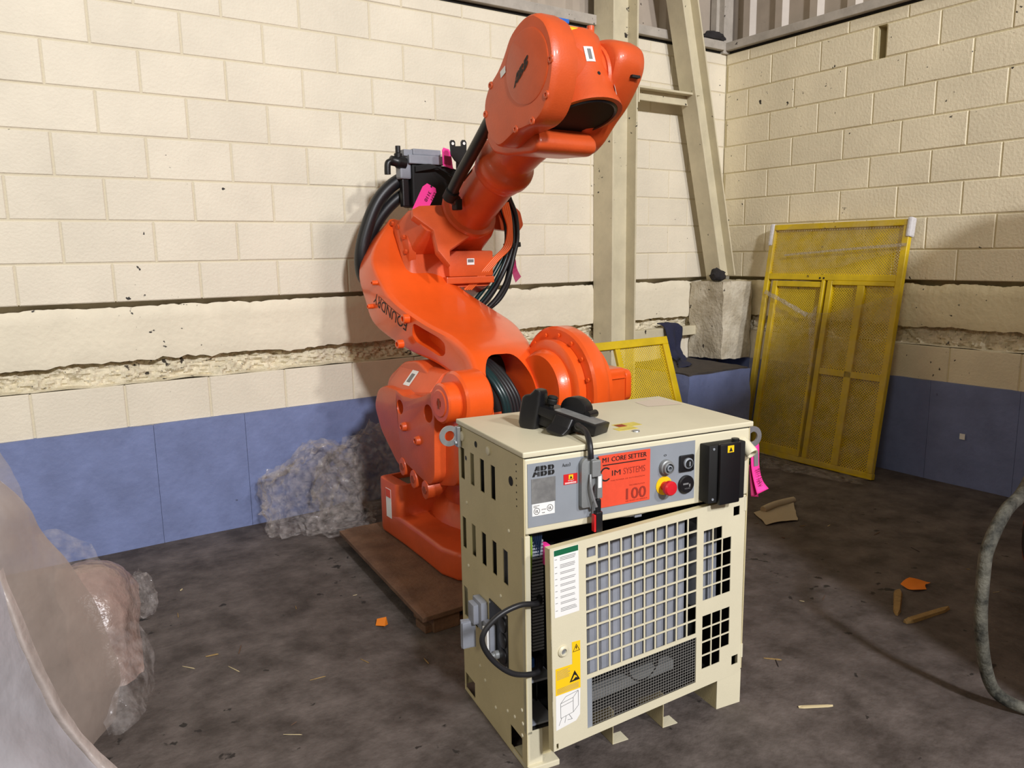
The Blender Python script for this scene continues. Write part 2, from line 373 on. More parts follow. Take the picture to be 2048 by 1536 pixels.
# ------------------------------------------------------------ the setting
XL, YF = -6.6, -4.4          # how far the two walls run
fl = mk('floor', ([(-9, -10, 0), (1.0, -10, 0), (1.0, .3, 0), (-9, .3, 0)], [(0, 1, 2, 3)]), m_floor, loc=(0, 0, 0), kind='structure')
BH, BL = .2032, .4064
L2 = 1.66804
def lev(k): return L2 + (k - 2) * BH
CRACK, BEAM0, ROUGH0, BLUE = 1.265, .975, .862, .635
TOP = 2.968
def wall(side):
    left = side == 'back'
    if left: P = lambda s, d, z: (s, d, z)                     # s along the wall, d = depth behind the face
    else: P = lambda s, d, z: (d, -s, z)
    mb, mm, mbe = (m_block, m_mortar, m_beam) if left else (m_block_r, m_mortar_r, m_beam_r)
    a, b = (XL, 0) if left else (0, -YF)
    def bx(s0, s1, d0, d1, z0, z1):
        V, F = box((s0, d0, z0), (s1, d1, z1)); return [P(*v) for v in V], F
    e_ = .2 if left else 0
    back = mk('wall_' + side, join(bx(a, b + e_, .0045, .2, 0, ROUGH0 - .006), bx(a, b + e_, .11, .2, ROUGH0 - .006, CRACK + .014), *([bx(a, b + e_, .0045, .2, CRACK + .014, TOP)] if left else [bx(a, 1.236, .0045, .2, CRACK + .014, TOP), bx(1.298, b, .0045, .2, CRACK + .014, TOP), bx(1.236, 1.298, .0045, .2, CRACK + .014, lev(7)), bx(1.236, 1.298, .0045, .2, lev(8), TOP), bx(1.236, 1.298, .13, .2, lev(7), lev(8))])), mm, loc=(0, 0, 0), kind='structure')
    # concrete block units
    cache = {}
    def block(s0, s1, z0, z1, off=0, tilt=0):
        Lk, Hk = round(s1 - s0 - .007, 4), round(z1 - z0 - .007, 4)
        if Lk < .02: return
        if (Lk, Hk) not in cache:
            c = .0045; x = Lk / 2; z = Hk / 2
            V = [(-x, 0, -z), (x, 0, -z), (x, 0, z), (-x, 0, z)]
            V = [(-x + c, 0, -z + c), (x - c, 0, -z + c), (x - c, 0, z - c), (-x + c, 0, z - c), (-x, c, -z), (x, c, -z), (x, c, z), (-x, c, z), (-x, .03, -z), (x, .03, -z), (x, .03, z), (-x, .03, z)]
            F = [(0, 1, 2, 3)] + [(i, i + 4, (i + 1) % 4 + 4, (i + 1) % 4) for i in range(4)] + [(i + 4, i + 8, (i + 1) % 4 + 8, (i + 1) % 4 + 4) for i in range(4)]
            F = [f[::-1] for f in F]; F[0] = (0, 1, 2, 3)
            me = bpy.data.meshes.new('concrete_block')
            me.from_pydata([P(*v) for v in V], [], F)
            bm = bmesh.new(); bm.from_mesh(me); bmesh.ops.recalc_face_normals(bm, faces=bm.faces)
            fr = min(bm.faces, key=lambda f: f.calc_center_median().y if left else f.calc_center_median().x)
            if (fr.normal.y if left else fr.normal.x) > 0: bmesh.ops.reverse_faces(bm, faces=bm.faces)
            bm.to_mesh(me); bm.free(); me.materials.append(mb); cache[(Lk, Hk)] = me
        o = bpy.data.objects.new('concrete_block', cache[(Lk, Hk)]); C.objects.link(o); o.parent = back
        o.location = P((s0 + s1) / 2, off + random.uniform(-.0015, .001), (z0 + z1) / 2)
        if left: o.rotation_euler = (random.gauss(0, .003), tilt, random.gauss(0, .002))
        else: o.rotation_euler = (tilt, random.gauss(0, .003), random.gauss(0, .002))
    def row(z0, z1, phase, lo, hi, gaps=()):
        s = phase
        while s > lo: s -= BL
        while s < hi:
            e = s + BL; s0, e0 = max(s, lo), min(e, hi)
            off = 0; tilt = 0
            for g0, g1, sh in gaps:
                if g0 <= s0 < g1: s0 = g1
                elif g0 < e0 <= g1: e0 = g0
            if e0 - s0 > .05: block(s0, e0, z0, z1, off, tilt)
            s = e
    rows = [(ROUGH0 - (ROUGH0 - BLUE), ROUGH0, .5), (CRACK + .006, lev(1), .5), (lev(1), lev(2), 0), (lev(2), lev(3), .5), (lev(3), lev(4), 0), (lev(4), lev(5), .5), (lev(5), lev(6), 0), (lev(6), lev(7), .5), (lev(7), lev(8), 0), (lev(8), TOP, .5)]
    for i, (z0, z1, ph) in enumerate(rows):
        if left:
            row(z0, z1, -4.60665 + ph * BL, XL, -1.36)
            row(z0, z1, -.80 + (ph + .5) * BL, -.94, 0)
            row(z0, z1, -1.36, -1.36, -.94)
        else:
            gaps = [(1.215, 1.30, 0)] if i == 8 else ()
            row(z0, z1, .2187 + (.5 - ph) * BL + (BL / 2 if False else 0), 0, -YF, gaps)
    # poured band with a ragged top, broken strip under it, blue painted kerb
    from mathutils import noise as mn
    n = 330; ss = np.linspace(a, b, n)
    V = []; F = []; nz = 9
    for i, s in enumerate(ss):
        zt = CRACK - .010 - .020 * max(0, mn.noise(Vector((s * 5, 3 if left else 7, 0))) + .12) - .012 * max(0, mn.noise(Vector((s * 31, 3, 0)))) - .004 * random.random()
        zb = BEAM0 + .022 * mn.noise(Vector((s * 3, 9, 1))) + .014 * mn.noise(Vector((s * 17, 9, 1))) + .004 * random.random()
        for j in range(nz):
            z = zb + (zt - zb) * j / (nz - 1)
            d = -.004 + .004 * mn.noise(Vector((s * 4, z * 4, 2)))
            if j == 0: d += .004; V.append(P(s, .10, z - .004))
            if j == nz - 1: d += .008 + .012 * random.random()
            V.append(P(s, d, z))
        V.append(P(s, .10, zt - .01))
    k = nz + 2
    F = [(i * k + j, i * k + j + 1, (i + 1) * k + j + 1, (i + 1) * k + j) for i in range(n - 1) for j in range(k - 1)]
    mk('trim_%d' % (1 if left else 4), (V, F), mbe, loc=(0, 0, 0), kind='structure', smooth=35)
    n = 640 if left else 440; ss = np.linspace(a, b, n); nz = 17; V = []
    for i, s in enumerate(ss):
        zb = ROUGH0 + .012 * mn.noise(Vector((s * 5, 19, 1))); zt = BEAM0 + .02
        for j in range(nz):
            t = j / (nz - 1); z = zb + (zt - zb) * t
            q = Vector((s * 9, z * 14, 4 if left else 14))
            d = .034 + .04 * (mn.noise(q)) + .026 * abs(mn.noise(q * 2.3)) + .02 * mn.noise(q * 5.1) + .012 * mn.noise(q * 11) + .045 * t * t
            if j == 0: d = .002
            if j == nz - 1: d = .1
            V.append(P(s, min(max(d, -.004), .1), z))
    k = nz; F = [(i * k + j, i * k + j + 1, (i + 1) * k + j + 1, (i + 1) * k + j) for i in range(n - 1) for j in range(k - 1)]
    mk('trim_%d' % (2 if left else 5), (V, F), m_rough, loc=(0, 0, 0), kind='structure', smooth=30)
    return P, bx
Pb, bxb = wall('back')
Pr, bxr = wall('right')
from mathutils import noise as mnoise
def kerb(name, P, a, b, joints):
    base = mk(name, ([P(a, .003, .0), P(b, .003, 0), P(b, .003, .6), P(a, .003, .6)], [(0, 1, 2, 3)]), m_blue, loc=(0, 0, 0), kind='structure')
    cuts = [a] + joints + [b]
    for s0, s1 in zip(cuts[:-1], cuts[1:]):
        n = max(4, int((s1 - s0) / .05)); V = []
        for s in np.linspace(s0 + .0009, s1 - .0009, n):
            zt = BLUE + .004 + .008 * mnoise.noise(Vector((s * 8, 2, 0)))
            for z in (0, .2, .4, .55, zt): V.append(P(s, -.010 + .005 * mnoise.noise(Vector((s * 3, z * 3, 5))), z))
            V.append(P(s, .0045, zt + .003))
        F = [(i * 6 + j, i * 6 + j + 1, (i + 1) * 6 + j + 1, (i + 1) * 6 + j) for i in range(n - 1) for j in range(5)]
        F += [tuple(range(6)), tuple(range((n - 1) * 6, n * 6))[::-1]]
        mk('concrete_panel', (V, F), m_blue, base, smooth=30)
kerb('baseboard_back', Pb, XL, -.02, [-5.4, -4.29, -3.83, -2.9, -1.6])
kerb('baseboard_right', Pr, .01, -YF, [.9, 1.75, 2.27, 3.2])

# steel ledge, siding and corner post above the block work
mk('trim_7', join(bxb(XL, -.03, .012, .1, TOP, TOP + .022), bxr(.0, -YF, .012, .1, TOP, TOP + .022)), m_dark, loc=(0, 0, 0), kind='structure')
mk('trim_8', bxb(XL, -.06, -.03, .1, TOP + .022, TOP + .085), m_girt, loc=(0, 0, 0), kind='structure', bevel=.004)
mk('trim_9', bxr(.0, -YF, -.035, .1, TOP + .022, TOP + .08), m_girt, loc=(0, 0, 0), kind='structure', bevel=.004)
def siding(name, P, a, b):
    V = []; s = a; prof = [(0, .1), (.17, .1), (.2, .06), (.26, .06), (.29, .1)]
    pts = []
    while s < b:
        for ds, d in prof: pts.append((min(s + ds, b), d))
        s += .29
    for s, d in pts: V += [P(s, d, TOP + .05), P(s, d, 4.2)]
    F = [(2 * i, 2 * i + 2, 2 * i + 3, 2 * i + 1) for i in range(len(pts) - 1)]
    mk(name, (V, F), m_siding, loc=(0, 0, 0), kind='structure')
siding('trim_10', Pb, XL, .1); siding('trim_11', Pr, -.1, -YF)
mk('trim_12', join(box((-.06, -.02, TOP - .0), (.04, .08, 4.2)), box((-.09, .03, TOP), (-.05, .09, 4.2))), m_girt, loc=(0, 0, 0), kind='structure', bevel=.004)

# column, raking brace, cross brace
def hsec(w, d, tf, tw):
    x = w / 2; y = d / 2; t = tw / 2
    return [(-x, -y), (-x + tf, -y), (-x + tf, -t), (x - tf, -t), (x - tf, -y), (x, -y), (x, y), (x - tf, y), (x - tf, t), (-x + tf, t), (-x + tf, y), (-x, y)]
col = thing('steel_column', 'cream painted steel H column standing against the back wall', 'column', (-1.225, -.1, 0))
mk('column_shaft', prism([(x - 1.225, y - .102) for x, y in hsec(.226, .2, .014, .012)], 'z', 0, 4.1), m_steel, col, bevel=.002, seg=1)
mk('base_plate', box((-1.36, -.23, 0), (-1.09, -.002, .02)), m_steel, col, bevel=.003)
br = thing('raking_brace', 'cream steel brace leaning from the pier up past the column', 'brace', (-.19, -.15, 1.255))
def along(sec, A, B, xdir):
    A = Vector(A); B = Vector(B); d = (B - A).normalized(); x = Vector(xdir); x = (x - d * x.dot(d)).normalized(); y = d.cross(x)
    S = [[A + x * p + y * q for p, q in sec], [B + x * p + y * q for p, q in sec]]
    return loft(S)
mk('brace_shaft', along([(p, -q) for p, q in hsec(.165, .15, .012, .012)], (-.162, -.15, 1.27), (-.82, -.15, 3.9), (1, 0, 0)), m_steel, br, bevel=.002, seg=1)
mk('cross_member', join(box((-1.108, -.2, 2.585), (-.50, -.08, 2.60)), box((-1.108, -.135, 2.52), (-.50, -.12, 2.59))), m_steel, br, bevel=.002, seg=1)
mk('gusset_plate', box((-1.108, -.2, 2.49), (-1.095, -.1, 2.585)), m_steel, br)

# concrete pier and bench in the corner
def rocky(name, a, b, m, n=10, amp=.012, seed=0, loc=None):
    bm = bmesh.new(); bmesh.ops.create_cube(bm, size=1)
    bmesh.ops.subdivide_edges(bm, edges=bm.edges, cuts=n, use_grid_fill=True)
    for v in bm.verts:
        p = Vector((a[i] + (v.co[i] + .5) * (b[i] - a[i]) for i in range(3)))
        q = p + mnoise.noise_vector(p * 7 + Vector((seed, 0, 0))) * amp + mnoise.noise_vector(p * 22) * amp * .5
        if p.z < .02: q.z = p.z
        v.co = q
    V = [v.co.copy() for v in bm.verts]; bm.verts.index_update(); F = [tuple(v.index for v in f.verts) for f in bm.faces]; bm.free()
    return mk(name, (V, F), m, smooth=50)
m_pier = mat('stained_concrete', (176, 165, 142), .8, col2=(214, 206, 186), vscale=6, bump=.9, bscale=40, specks=.11, speckcol=(70, 62, 54), spscale=14)
m_benchtop = mat('grimy_bench_top', (66, 60, 56), .85, var=.2, vscale=9, bump=.5)
o = rocky('concrete_pier', (-.357, -.345, .655), (-.035, -.015, 1.245), m_pier, 14, .014)
tag(o, 'rough stained concrete pier carrying the raking brace in the corner', 'pier')
be = thing('concrete_bench', 'low blue painted concrete plinth with grimy top below the pier', 'plinth', (-.8, -.35, 0))
bo = rocky('plinth_body', (-1.09, -.70, 0), (-.46, -.015, .648), m_blue, 12, .01, 3); bo.data.transform(Matrix.Translation(bo.location)); bo.location = (0, 0, 0); bo.data.transform(INV[be.name]); bo.parent = be
bo = rocky('plinth_top', (-1.078, -.690, .630), (-.472, -.018, .660), m_benchtop, 12, .008, 5); bo.data.transform(Matrix.Translation(bo.location)); bo.location = (0, 0, 0); bo.data.transform(INV[be.name]); bo.parent = be
ra = mk('wall_rail', box((-1.08, -.075, .832), (-.27, -.02, .902)), m_steel, bevel=.005)
tag(ra, 'cream flat steel rail running from the column to the pier', 'rail')
rows = [[(-.72, -.03, .93), (-.66, -.03, .945), (-.59, -.03, .94), (-.54, -.03, .93)], [(-.72, -.10, .91), (-.66, -.11, .93), (-.59, -.10, .925), (-.53, -.10, .905)], [(-.71, -.12, .80), (-.66, -.15, .8), (-.60, -.11, .8), (-.53, -.10, .82)], [(-.70, -.15, .71), (-.66, -.17, .72), (-.62, -.13, .73), (-.57, -.12, .75)], [(-.71, -.22, .668), (-.68, -.23, .69), (-.64, -.2, .675), (-.58, -.2, .67)], [(-.86, -.38, .666), (-.80, -.36, .685), (-.74, -.3, .69), (-.66, -.26, .666)], [(-.92, -.44, .664), (-.84, -.46, .672), (-.76, -.42, .67), (-.70, -.36, .664)]]
o = mk('hanging_cloth', grid_surface(rows, 5, 5, .012, 14, 2), m_cloth, smooth=70); tag(o, 'dark navy cloth hung over the rail and trailing on the plinth', 'cloth')
so = o.modifiers.new('s', 'SOLIDIFY'); so.thickness = .006
def clump(name, c, r, m, label, cat, amp=.35, seed=0, sub=3, sm=50, zmin=None):
    bm = bmesh.new(); bmesh.ops.create_icosphere(bm, subdivisions=sub, radius=1)
    V = []
    for v in bm.verts:
        d = v.co.normalized(); k = 1 + amp * mnoise.noise(d * 1.7 + Vector((seed, 0, 0))) + amp * .6 * mnoise.noise(d * 4 + Vector((0, seed, 0))) + amp * .35 * mnoise.noise(d * 9 + Vector((0, seed, 3)))
        p = Vector((c[0] + d.x * r[0] * k, c[1] + d.y * r[1] * k, c[2] + d.z * r[2] * k))
        if zmin is not None: p.z = max(p.z, zmin)
        V.append(p)
    bm.verts.index_update(); F = [tuple(v.index for v in f.verts) for f in bm.faces]; bm.free()
    o = mk(name, (V, F), m, smooth=sm); return tag(o, label, cat)
clump('dark_rag', (-.315, -.25, 1.29), (.05, .06, .05), m_rag, 'dark rag stuffed against the foot of the raking brace', 'rag', seed=4, zmin=1.25)
clump('dark_rag', (-.15, -.0, TOP + .11), (.12, .04, .04), m_rag, 'dark rag lying on the high ledge near the corner', 'rag', seed=8, zmin=TOP + .086)

# ------------------------------------------------------------ yellow guard panels
def perforated(w, h, org, ux, uy, pitch=.0185, hole=.0038, sides=6):
    """sheet with staggered round holes, real openings; returns verts, faces"""
    org = Vector(org); ux = Vector(ux).normalized(); uy = Vector(uy).normalized()
    V = []; F = []; s = pitch / 2
    nx = int(w / s); ny = int(h / s); sx = w / nx; sy = h / ny
    for i in range(nx):
        for j in range(ny):
            x0, y0 = i * sx, j * sy; b = len(V)
            V += [org + ux * (x0) + uy * y0, org + ux * (x0 + sx) + uy * y0, org + ux * (x0 + sx) + uy * (y0 + sy), org + ux * x0 + uy * (y0 + sy)]
            if (i + j) % 2: F.append((b, b + 1, b + 2, b + 3)); continue
            cx, cy = x0 + sx / 2, y0 + sy / 2; r = hole; a = r * .42
            ring = [(-a, -r), (a, -r), (r, -a), (r, a), (a, r), (-a, r), (-r, a), (-r, -a)]
            V += [org + ux * (cx + p) + uy * (cy + q) for p, q in ring]
            q = [b + 4 + k for k in range(8)]
            F += [(b, b + 1, q[1], q[0]), (b + 1, q[2], q[1]), (b + 1, b + 2, q[3], q[2]), (b + 2, q[4], q[3]), (b + 2, b + 3, q[5], q[4]), (b + 3, q[6], q[5]), (b + 3, b, q[7], q[6]), (b, q[0], q[7])]
    return V, F
def barp(O_, ux, uy, x0, y0, x1, y1, d0, d1):
    """bar on a panel plane: extents along ux, uy and along the normal"""
    n = ux.cross(uy); o = Vector(O_)
    V = [o + ux * x + uy * y + n * d for d in (d0, d1) for x, y in ((x0, y0), (x1, y0), (x1, y1), (x0, y1))]
    return V, [(3, 2, 1, 0), (4, 5, 6, 7), (0, 1, 5, 4), (1, 2, 6, 5), (2, 3, 7, 6), (3, 0, 4, 7)]
g = thing('guard_panel', 'tall yellow perforated guard panel wrapped in film leaning on the right wall', 'panel', (-.33, -1.07, 0))
uy = Vector((.27, 0, 1.65)).normalized(); ux = Vector((0, -1, 0)); O0 = Vector((-.335, -1.0, .004)); nn = ux.cross(uy)
if nn.x > 0: nn = -nn
def gp(name, x0, y0, x1, y1, d0=-.02, d1=.02, m=m_cage, b=.003):
    return mk(name, barp(O0, ux, uy, x0, y0, x1, y1, -d1 if ux.cross(uy).x > 0 else d0, -d0 if ux.cross(uy).x > 0 else d1), m, g, bevel=b, seg=1)
gp('top_rail', -.45, 1.632, .585, 1.672); gp('bottom_rail', -.45, 0, .595, .04)
gp('side_post', -.452, .04, -.415, 1.632); gp('side_post', .548, .04, .59, 1.632)
gp('middle_rail', -.415, 1.275, .548, 1.318)
gp('door_stile', .03, .04, .052, 1.275, -.02, .028); gp('door_stile', -.375, .04, -.335, 1.265, -.012, .02); gp('door_rail', -.335, 1.225, .03, 1.265, -.012, .02); gp('door_rail', -.335, .04, .03, .085, -.012, .02)
gp('gate_stile', .07, .04, .108, 1.275); gp('gate_rail', .108, .632, .548, .676, -.015, .018); gp('mullion', .292, .04, .345, 1.275, -.015, .018)
gp('gate_rail', .108, 1.245, .548, 1.275); 
def gs(x0, y0, x1, y1, p=.0185):
    mk('perforated_sheet', perforated(x1 - x0, y1 - y0, O0 + ux * x0 + uy * y0 - nn * .004, ux, uy, p), m_cage, g, kind='stuff')
gs(-.415, 1.318, .548, 1.632); gs(-.335, .085, .03, 1.225); gs(.108, .04, .292, .632); gs(.345, .04, .548, .632); gs(.108, .676, .292, 1.245); gs(.345, .676, .548, 1.245)
for x, y in ((.01, 1.29), (.04, 1.29)): mk('hole_plug', cyl(O0 + ux * x + uy * y + nn * .02, nn, .007, .002, 10), m_blk2, g)
mk('corner_pad', barp(O0, ux, uy, -.458, 1.52, -.425, 1.68, -.03, .03), m_foam, g, bevel=.012)
mk('corner_pad', barp(O0, ux, uy, .572, 1.56, .602, 1.685, -.03, .03), m_foam, g, bevel=.012)
def gfilm(name, ctrl, m, noise=.01, sc=7, kv=6):
    rows = [[tuple(O0 + ux * x + uy * y + nn * d) for x, y, d in r] for r in ctrl]
    return mk(name, grid_surface(rows, 8, kv, noise, sc, 3), m, g, smooth=60)
gfilm('wrap_film', [[(-.46, .02, .04), (-.1, .0, .05), (.3, .02, .05), (.61, .01, .03)], [(-.465, .45, .035), (-.1, .45, .05), (.3, .45, .045), (.6, .45, .035)], [(-.46, .9, .035), (-.15, .95, .045), (.05, 1.0, .045), (.6, .95, .035)], [(-.44, 1.17, .035), (-.2, 1.1, .05), (.0, 1.02, .045), (.59, 1.2, .035)]], m_filmthin)
gfilm('wrap_film', [[(-.44, 1.32, .03), (.1, 1.36, .035), (.59, 1.48, .03)], [(-.44, 1.5, .03), (.1, 1.52, .035), (.6, 1.55, .03)], [(-.43, 1.69, .02), (.1, 1.69, .02), (.6, 1.69, .02)]], m_filmthin)
gfilm('wrap_fold', [[(-.42, 1.165, .035), (-.2, 1.085, .055), (-.04, 1.015, .05)], [(-.42, 1.195, .035), (-.2, 1.115, .05), (-.02, 1.04, .05)]], m_filmfold, .008, 20, 3)
gfilm('wrap_fold', [[(-.02, 1.02, .05), (.02, .85, .05), (.045, .62, .045)], [(.035, 1.1, .05), (.06, .85, .05), (.065, .62, .045)]], m_film, .01, 20, 3)
gfilm('wrap_fold', [[(-.3, 1.44, .03), (.1, 1.47, .035), (.59, 1.50, .03)], [(-.3, 1.455, .03), (.1, 1.485, .035), (.59, 1.52, .03)]], m_filmfold, .003, 20, 2)
o = mk('plastic_film', grid_surface([[(-.42, -.62, .04), (-.42, -1.0, .03), (-.42, -1.4, .03), (-.4, -1.62, .03)], [(-.55, -.75, .02), (-.53, -1.05, .04), (-.52, -1.4, .03), (-.46, -1.6, .02)], [(-.68, -.95, .012), (-.62, -1.15, .016), (-.58, -1.4, .016), (-.5, -1.66, .012)]], 8, 6, .014, 12, 5), m_film, smooth=50)
tag(o, 'loose clear film on the floor at the foot of the wrapped yellow panel', 'film')

g2 = thing('guard_panel', 'low yellow perforated guard panel leaning behind the robot motor', 'panel', (-1.7, -1.02, 0))
ux = Vector((1, 0, 0)); uy = Vector((0, .30, .85)).normalized(); O0 = Vector((0, -1.02, .004)); nn = ux.cross(uy)
def g2p(name, x0, y0, x1, y1, d0=-.018, d1=.018): mk(name, barp(O0, ux, uy, x0, y0, x1, y1, d0, d1), m_cage, g2, bevel=.003, seg=1)
g2p('top_rail', -2.06, .935, -1.31, .985); g2p('side_post', -1.36, .03, -1.31, .935); g2p('side_post', -2.06, .03, -2.02, .935); g2p('bottom_rail', -2.06, 0, -1.31, .03)
g2p('inner_post', -1.765, .03, -1.725, .935, -.012, .014); g2p('inner_rail', -2.02, .79, -1.765, .83, -.012, .014)
mk('perforated_sheet', perforated(.365, .905, O0 + ux * -1.725 + uy * .03, ux, uy), m_cage, g2, kind='stuff')
mk('perforated_sheet', perforated(.255, .76, O0 + ux * -2.02 + uy * .03, ux, uy), m_cage, g2, kind='stuff')
# ------------------------------------------------------------ pallet and robot
pal = thing('wooden_pallet', 'plywood sheet on wood blocks under the orange robot', 'pallet', (-2.85, -1.2, 0))
V, F = box((-3.655, -1.735, .066), (-2.12, -.62, .086)); V = [(x + (.1 if y > -1 else 0) * (1 if x < -3 else 0), y, z) for x, y, z in V]
mk('plywood_sheet', (V, F), m_wood, pal, bevel=.003)
for x, y in ((-3.6, -1.66), (-3.53, -1.15), (-3.5, -.68), (-2.8, -1.6), (-2.8, -.7), (-2.26, -1.66), (-2.26, -.7)):
    mk('wood_block', box((x, y - .06, 0), (x + .12, y + .12, .066)), m_wood, pal, bevel=.004)
mk('wood_runner', box((-3.63, -1.705, 0), (-3.38, -1.62, .03)), m_wood, pal, bevel=.003)

PB = .086
rob = thing('industrial_robot', 'big orange six axis robot arm standing on plywood behind the beige cabinet', 'robot', (-2.8, -1.14, PB))
# --- base: foot plate, rear box
foot = [(-3.37, -.74), (-3.375, -1.0), (-3.385, -1.2), (-3.40, -1.42), (-3.375, -1.52), (-3.30, -1.60), (-3.15, -1.65), (-2.95, -1.66), (-2.65, -1.66), (-2.45, -1.65), (-2.3, -1.6), (-2.22, -1.5), (-2.2, -1.3), (-2.22, -.74)]
base = mk('base', prism(foot, 'z', PB, .215), m_or2, rob, smooth=40, bevel=.02, seg=3)
o = worldmesh('base_box', prism(roundpoly([(-3.372, -.72), (-3.372, -.955), (-2.22, -.955), (-2.22, -.72)], .045, 4), 'z', .1, .372), m_or2)
boolean(o, box((-3.305, -.93, .335), (-2.3, -.745, .5)))
adopt(o, base, 40, .012)
mk('recessed_cover', box((-3.30, -.925, .325), (-2.305, -.75, .345)), m_tray, base)
for x, y, r in ((-3.17, -1.06, .05), (-3.24, -1.5, .05), (-2.5, -1.5, .05)):
    mk('anchor_hole', lathe([(r, 0), (r * .9, .002), (r * .55, -.001)], (x, y, .2135), (0, 0, 1), 20), m_blk2, base)
mk('pedestal', lathe([(.44, .2), (.42, .26), (.37, .30), (.36, .44)], (-2.8, -1.14, 0), (0, 0, 1), 40), m_or2, base, smooth=40)
st = mk('warning_sticker', quadbox((-3.3735, -.815, .185), (0, -1, 0), (0, 0, 1), .058, .15, .001), m_white, base)
mk('sticker_band', quadbox((-3.3747, -.818, .29), (0, -1, 0), (0, 0, 1), .052, .042, .0008), m_signor, st) if False else None
mk('sticker_band', quadbox((-3.3747, -.818, .29), (0, -1, 0), (0, 0, 1), .052, .042, .0008), m_signor, base)

# --- turret (axis 1 frame)
fr = mk('turret_frame', prism(roundpoly([(-.55, .50), (-.50, .70), (-.60, .86), (-.78, .955), (-.93, .975), (-1.10, .90), (-1.20, .76), (-1.30, .62), (-1.32, .43), (-.68, .43)], .04, 4), 'x', -3.23, -2.42), m_or2, rob, smooth=40, bevel=.045, seg=3)
mk('side_casting', prism(roundpoly([(-.63, .72), (-.68, .81), (-.76, .842), (-1.0, .835), (-1.22, .865), (-1.36, .93), (-1.465, .985), (-1.55, .93), (-1.57, .85), (-1.54, .64), (-1.46, .49), (-1.2, .43), (-.88, .46), (-.70, .60)], .035, 4), 'x', -3.335, -3.225), m_or2, fr, smooth=40, bevel=.014)
o = worldmesh('side_plate', prism(roundpoly([(-1.015, .862), (-1.09, .842), (-1.2, .845), (-1.3, .872), (-1.40, .905), (-1.385, .70), (-1.375, .52), (-1.335, .478), (-1.29, .478), (-1.05, .535), (-1.03, .66)], [.015, .02, .03, .03, .05, .02, .05, .04, .03, .04, .02], 4), 'x', -3.392, -3.32), m_or2)
for yy, zz, r in ((-1.055, .785, .034), (-1.335, .80, .040)):
    boolean(o, cyl((-3.5, yy, zz), (1, 0, 0), r, .15, 20))
sp_ = adopt(o, fr, 40, .006)
for yy, zz in ((-1.10, .70), (-1.235, .66)):
    mk('bolt_boss', lathe([(.022, 0), (.019, .018), (.012, .02), (.011, .014)], (-3.392, yy, zz), (-1, 0, 0), 14), m_or2, fr, smooth=40)
for yy, zz in ((-1.06, .52), (-1.17, .485), (-1.285, .462)):
    mk('bolt_lug', loft([[(x, yy + .034 * math.cos(t), zz - .02 + .044 * math.sin(t)) for t in [2 * math.pi * k / 14 for k in range(14)]] for x in (-3.395, -3.33)] + [[(-3.27, yy + .024 * math.cos(t) - .01, zz + .02 + .02 * math.sin(t)) for t in [2 * math.pi * k / 14 for k in range(14)]]]), m_or2, fr, smooth=40, bevel=.004)
    mk('bolt_head', cyl((-3.393, yy, zz - .02), (-1, 0, 0), .019, .006, 6), m_mach, fr)
# label on the sloping shoulder of the turret
mk('shoulder', loft([[(x, y, z) for x, z in roundpoly([(-3.305, .79), (-3.305, .838), (-3.212, .943), (-3.15, .95), (-3.15, .79)], .02, 3)] for y in (-.74, -1.16)]), m_or2, fr, smooth=40, bevel=.01)
lb = patch('type_label', (-3.262, -.915, .893), (0, -1, 0), (.66, .02, .75), .066, .088, m_white, fr)
lq = patch('label_print', (-3.262, -.915, .893), (0, -1, 0), (.66, .02, .75), .036, .05, m_greyink, fr)
_t = bvh(*[q for q in fr.children if q.name.startswith('shoulder')], fr)
drape(lb, _t, (.75, 0, -.66), .0012, .12); drape(lq, _t, (.75, 0, -.66), .0022, .12)
# left bearing of axis 2
AY, AZ = -1.465, .866
lg = mk('axis_bearing', lathe([(.120, 0), (.130, .010), (.130, .120), (.124, .128)], (-3.342, AY, AZ), (1, 0, 0), 40), m_or, fr, smooth=35)
mk('bearing_cap', lathe([(.018, .004), (.018, 0), (.055, 0), (.06, .004), (.078, .004), (.086, .012), (.086, .075)], (-3.408, AY, AZ), (1, 0, 0), 36), m_or, fr, smooth=35)
mk('key_slot', box((-3.41, AY - .008, AZ - .022), (-3.404, AY + .008, AZ + .022)), m_mach, fr)
# right gearbox of axis 2, drive motor
def ringpart(name, prof, m=m_or, n=48, par=fr): return mk(name, lathe(prof, (0, AY, AZ), (1, 0, 0), n), m, par, smooth=35)
ringpart('gear_ring', [(.16, -2.895), (.182, -2.862), (.182, -2.845), (.214, -2.842), (.226, -2.834), (.226, -2.796), (.21, -2.79), (.195, -2.786)])
gf = ringpart('gear_flange', [(.205, -2.795), (.272, -2.792), (.284, -2.782), (.284, -2.725), (.272, -2.70), (.20, -2.69), (.2, -2.62)])
for k in range(16):
    t = 2 * math.pi * (k + .3) / 16
    mk('flange_bolt', cyl((-2.796, AY + .248 * math.cos(t), AZ + .248 * math.sin(t)), (-1, 0, 0), .010, .008, 6), m_or, gf)
mo = mk('drive_motor', prism(roundpoly([(AY - .015, AZ - .13), (AY + .165, AZ - .13), (AY + .165, AZ + .055), (AY - .015, AZ + .055)], .03, 4), 'x', -2.70, -2.375), m_or, rob, smooth=40, bevel=.006)
mk('motor_endcap', prism(roundpoly([(AY - .02, AZ - .115), (AY + .16, AZ - .115), (AY + .16, AZ + .045), (AY - .02, AZ + .045)], .04, 4), 'x', -2.375, -2.335), m_or, mo, smooth=40, bevel=.012)
mk('motor_rib', prism(roundpoly([(AY - .024, AZ + .005), (AY + .17, AZ + .005), (AY + .17, AZ + .012), (AY - .024, AZ + .012)], .003, 2), 'x', -2.68, -2.38), m_or, mo)
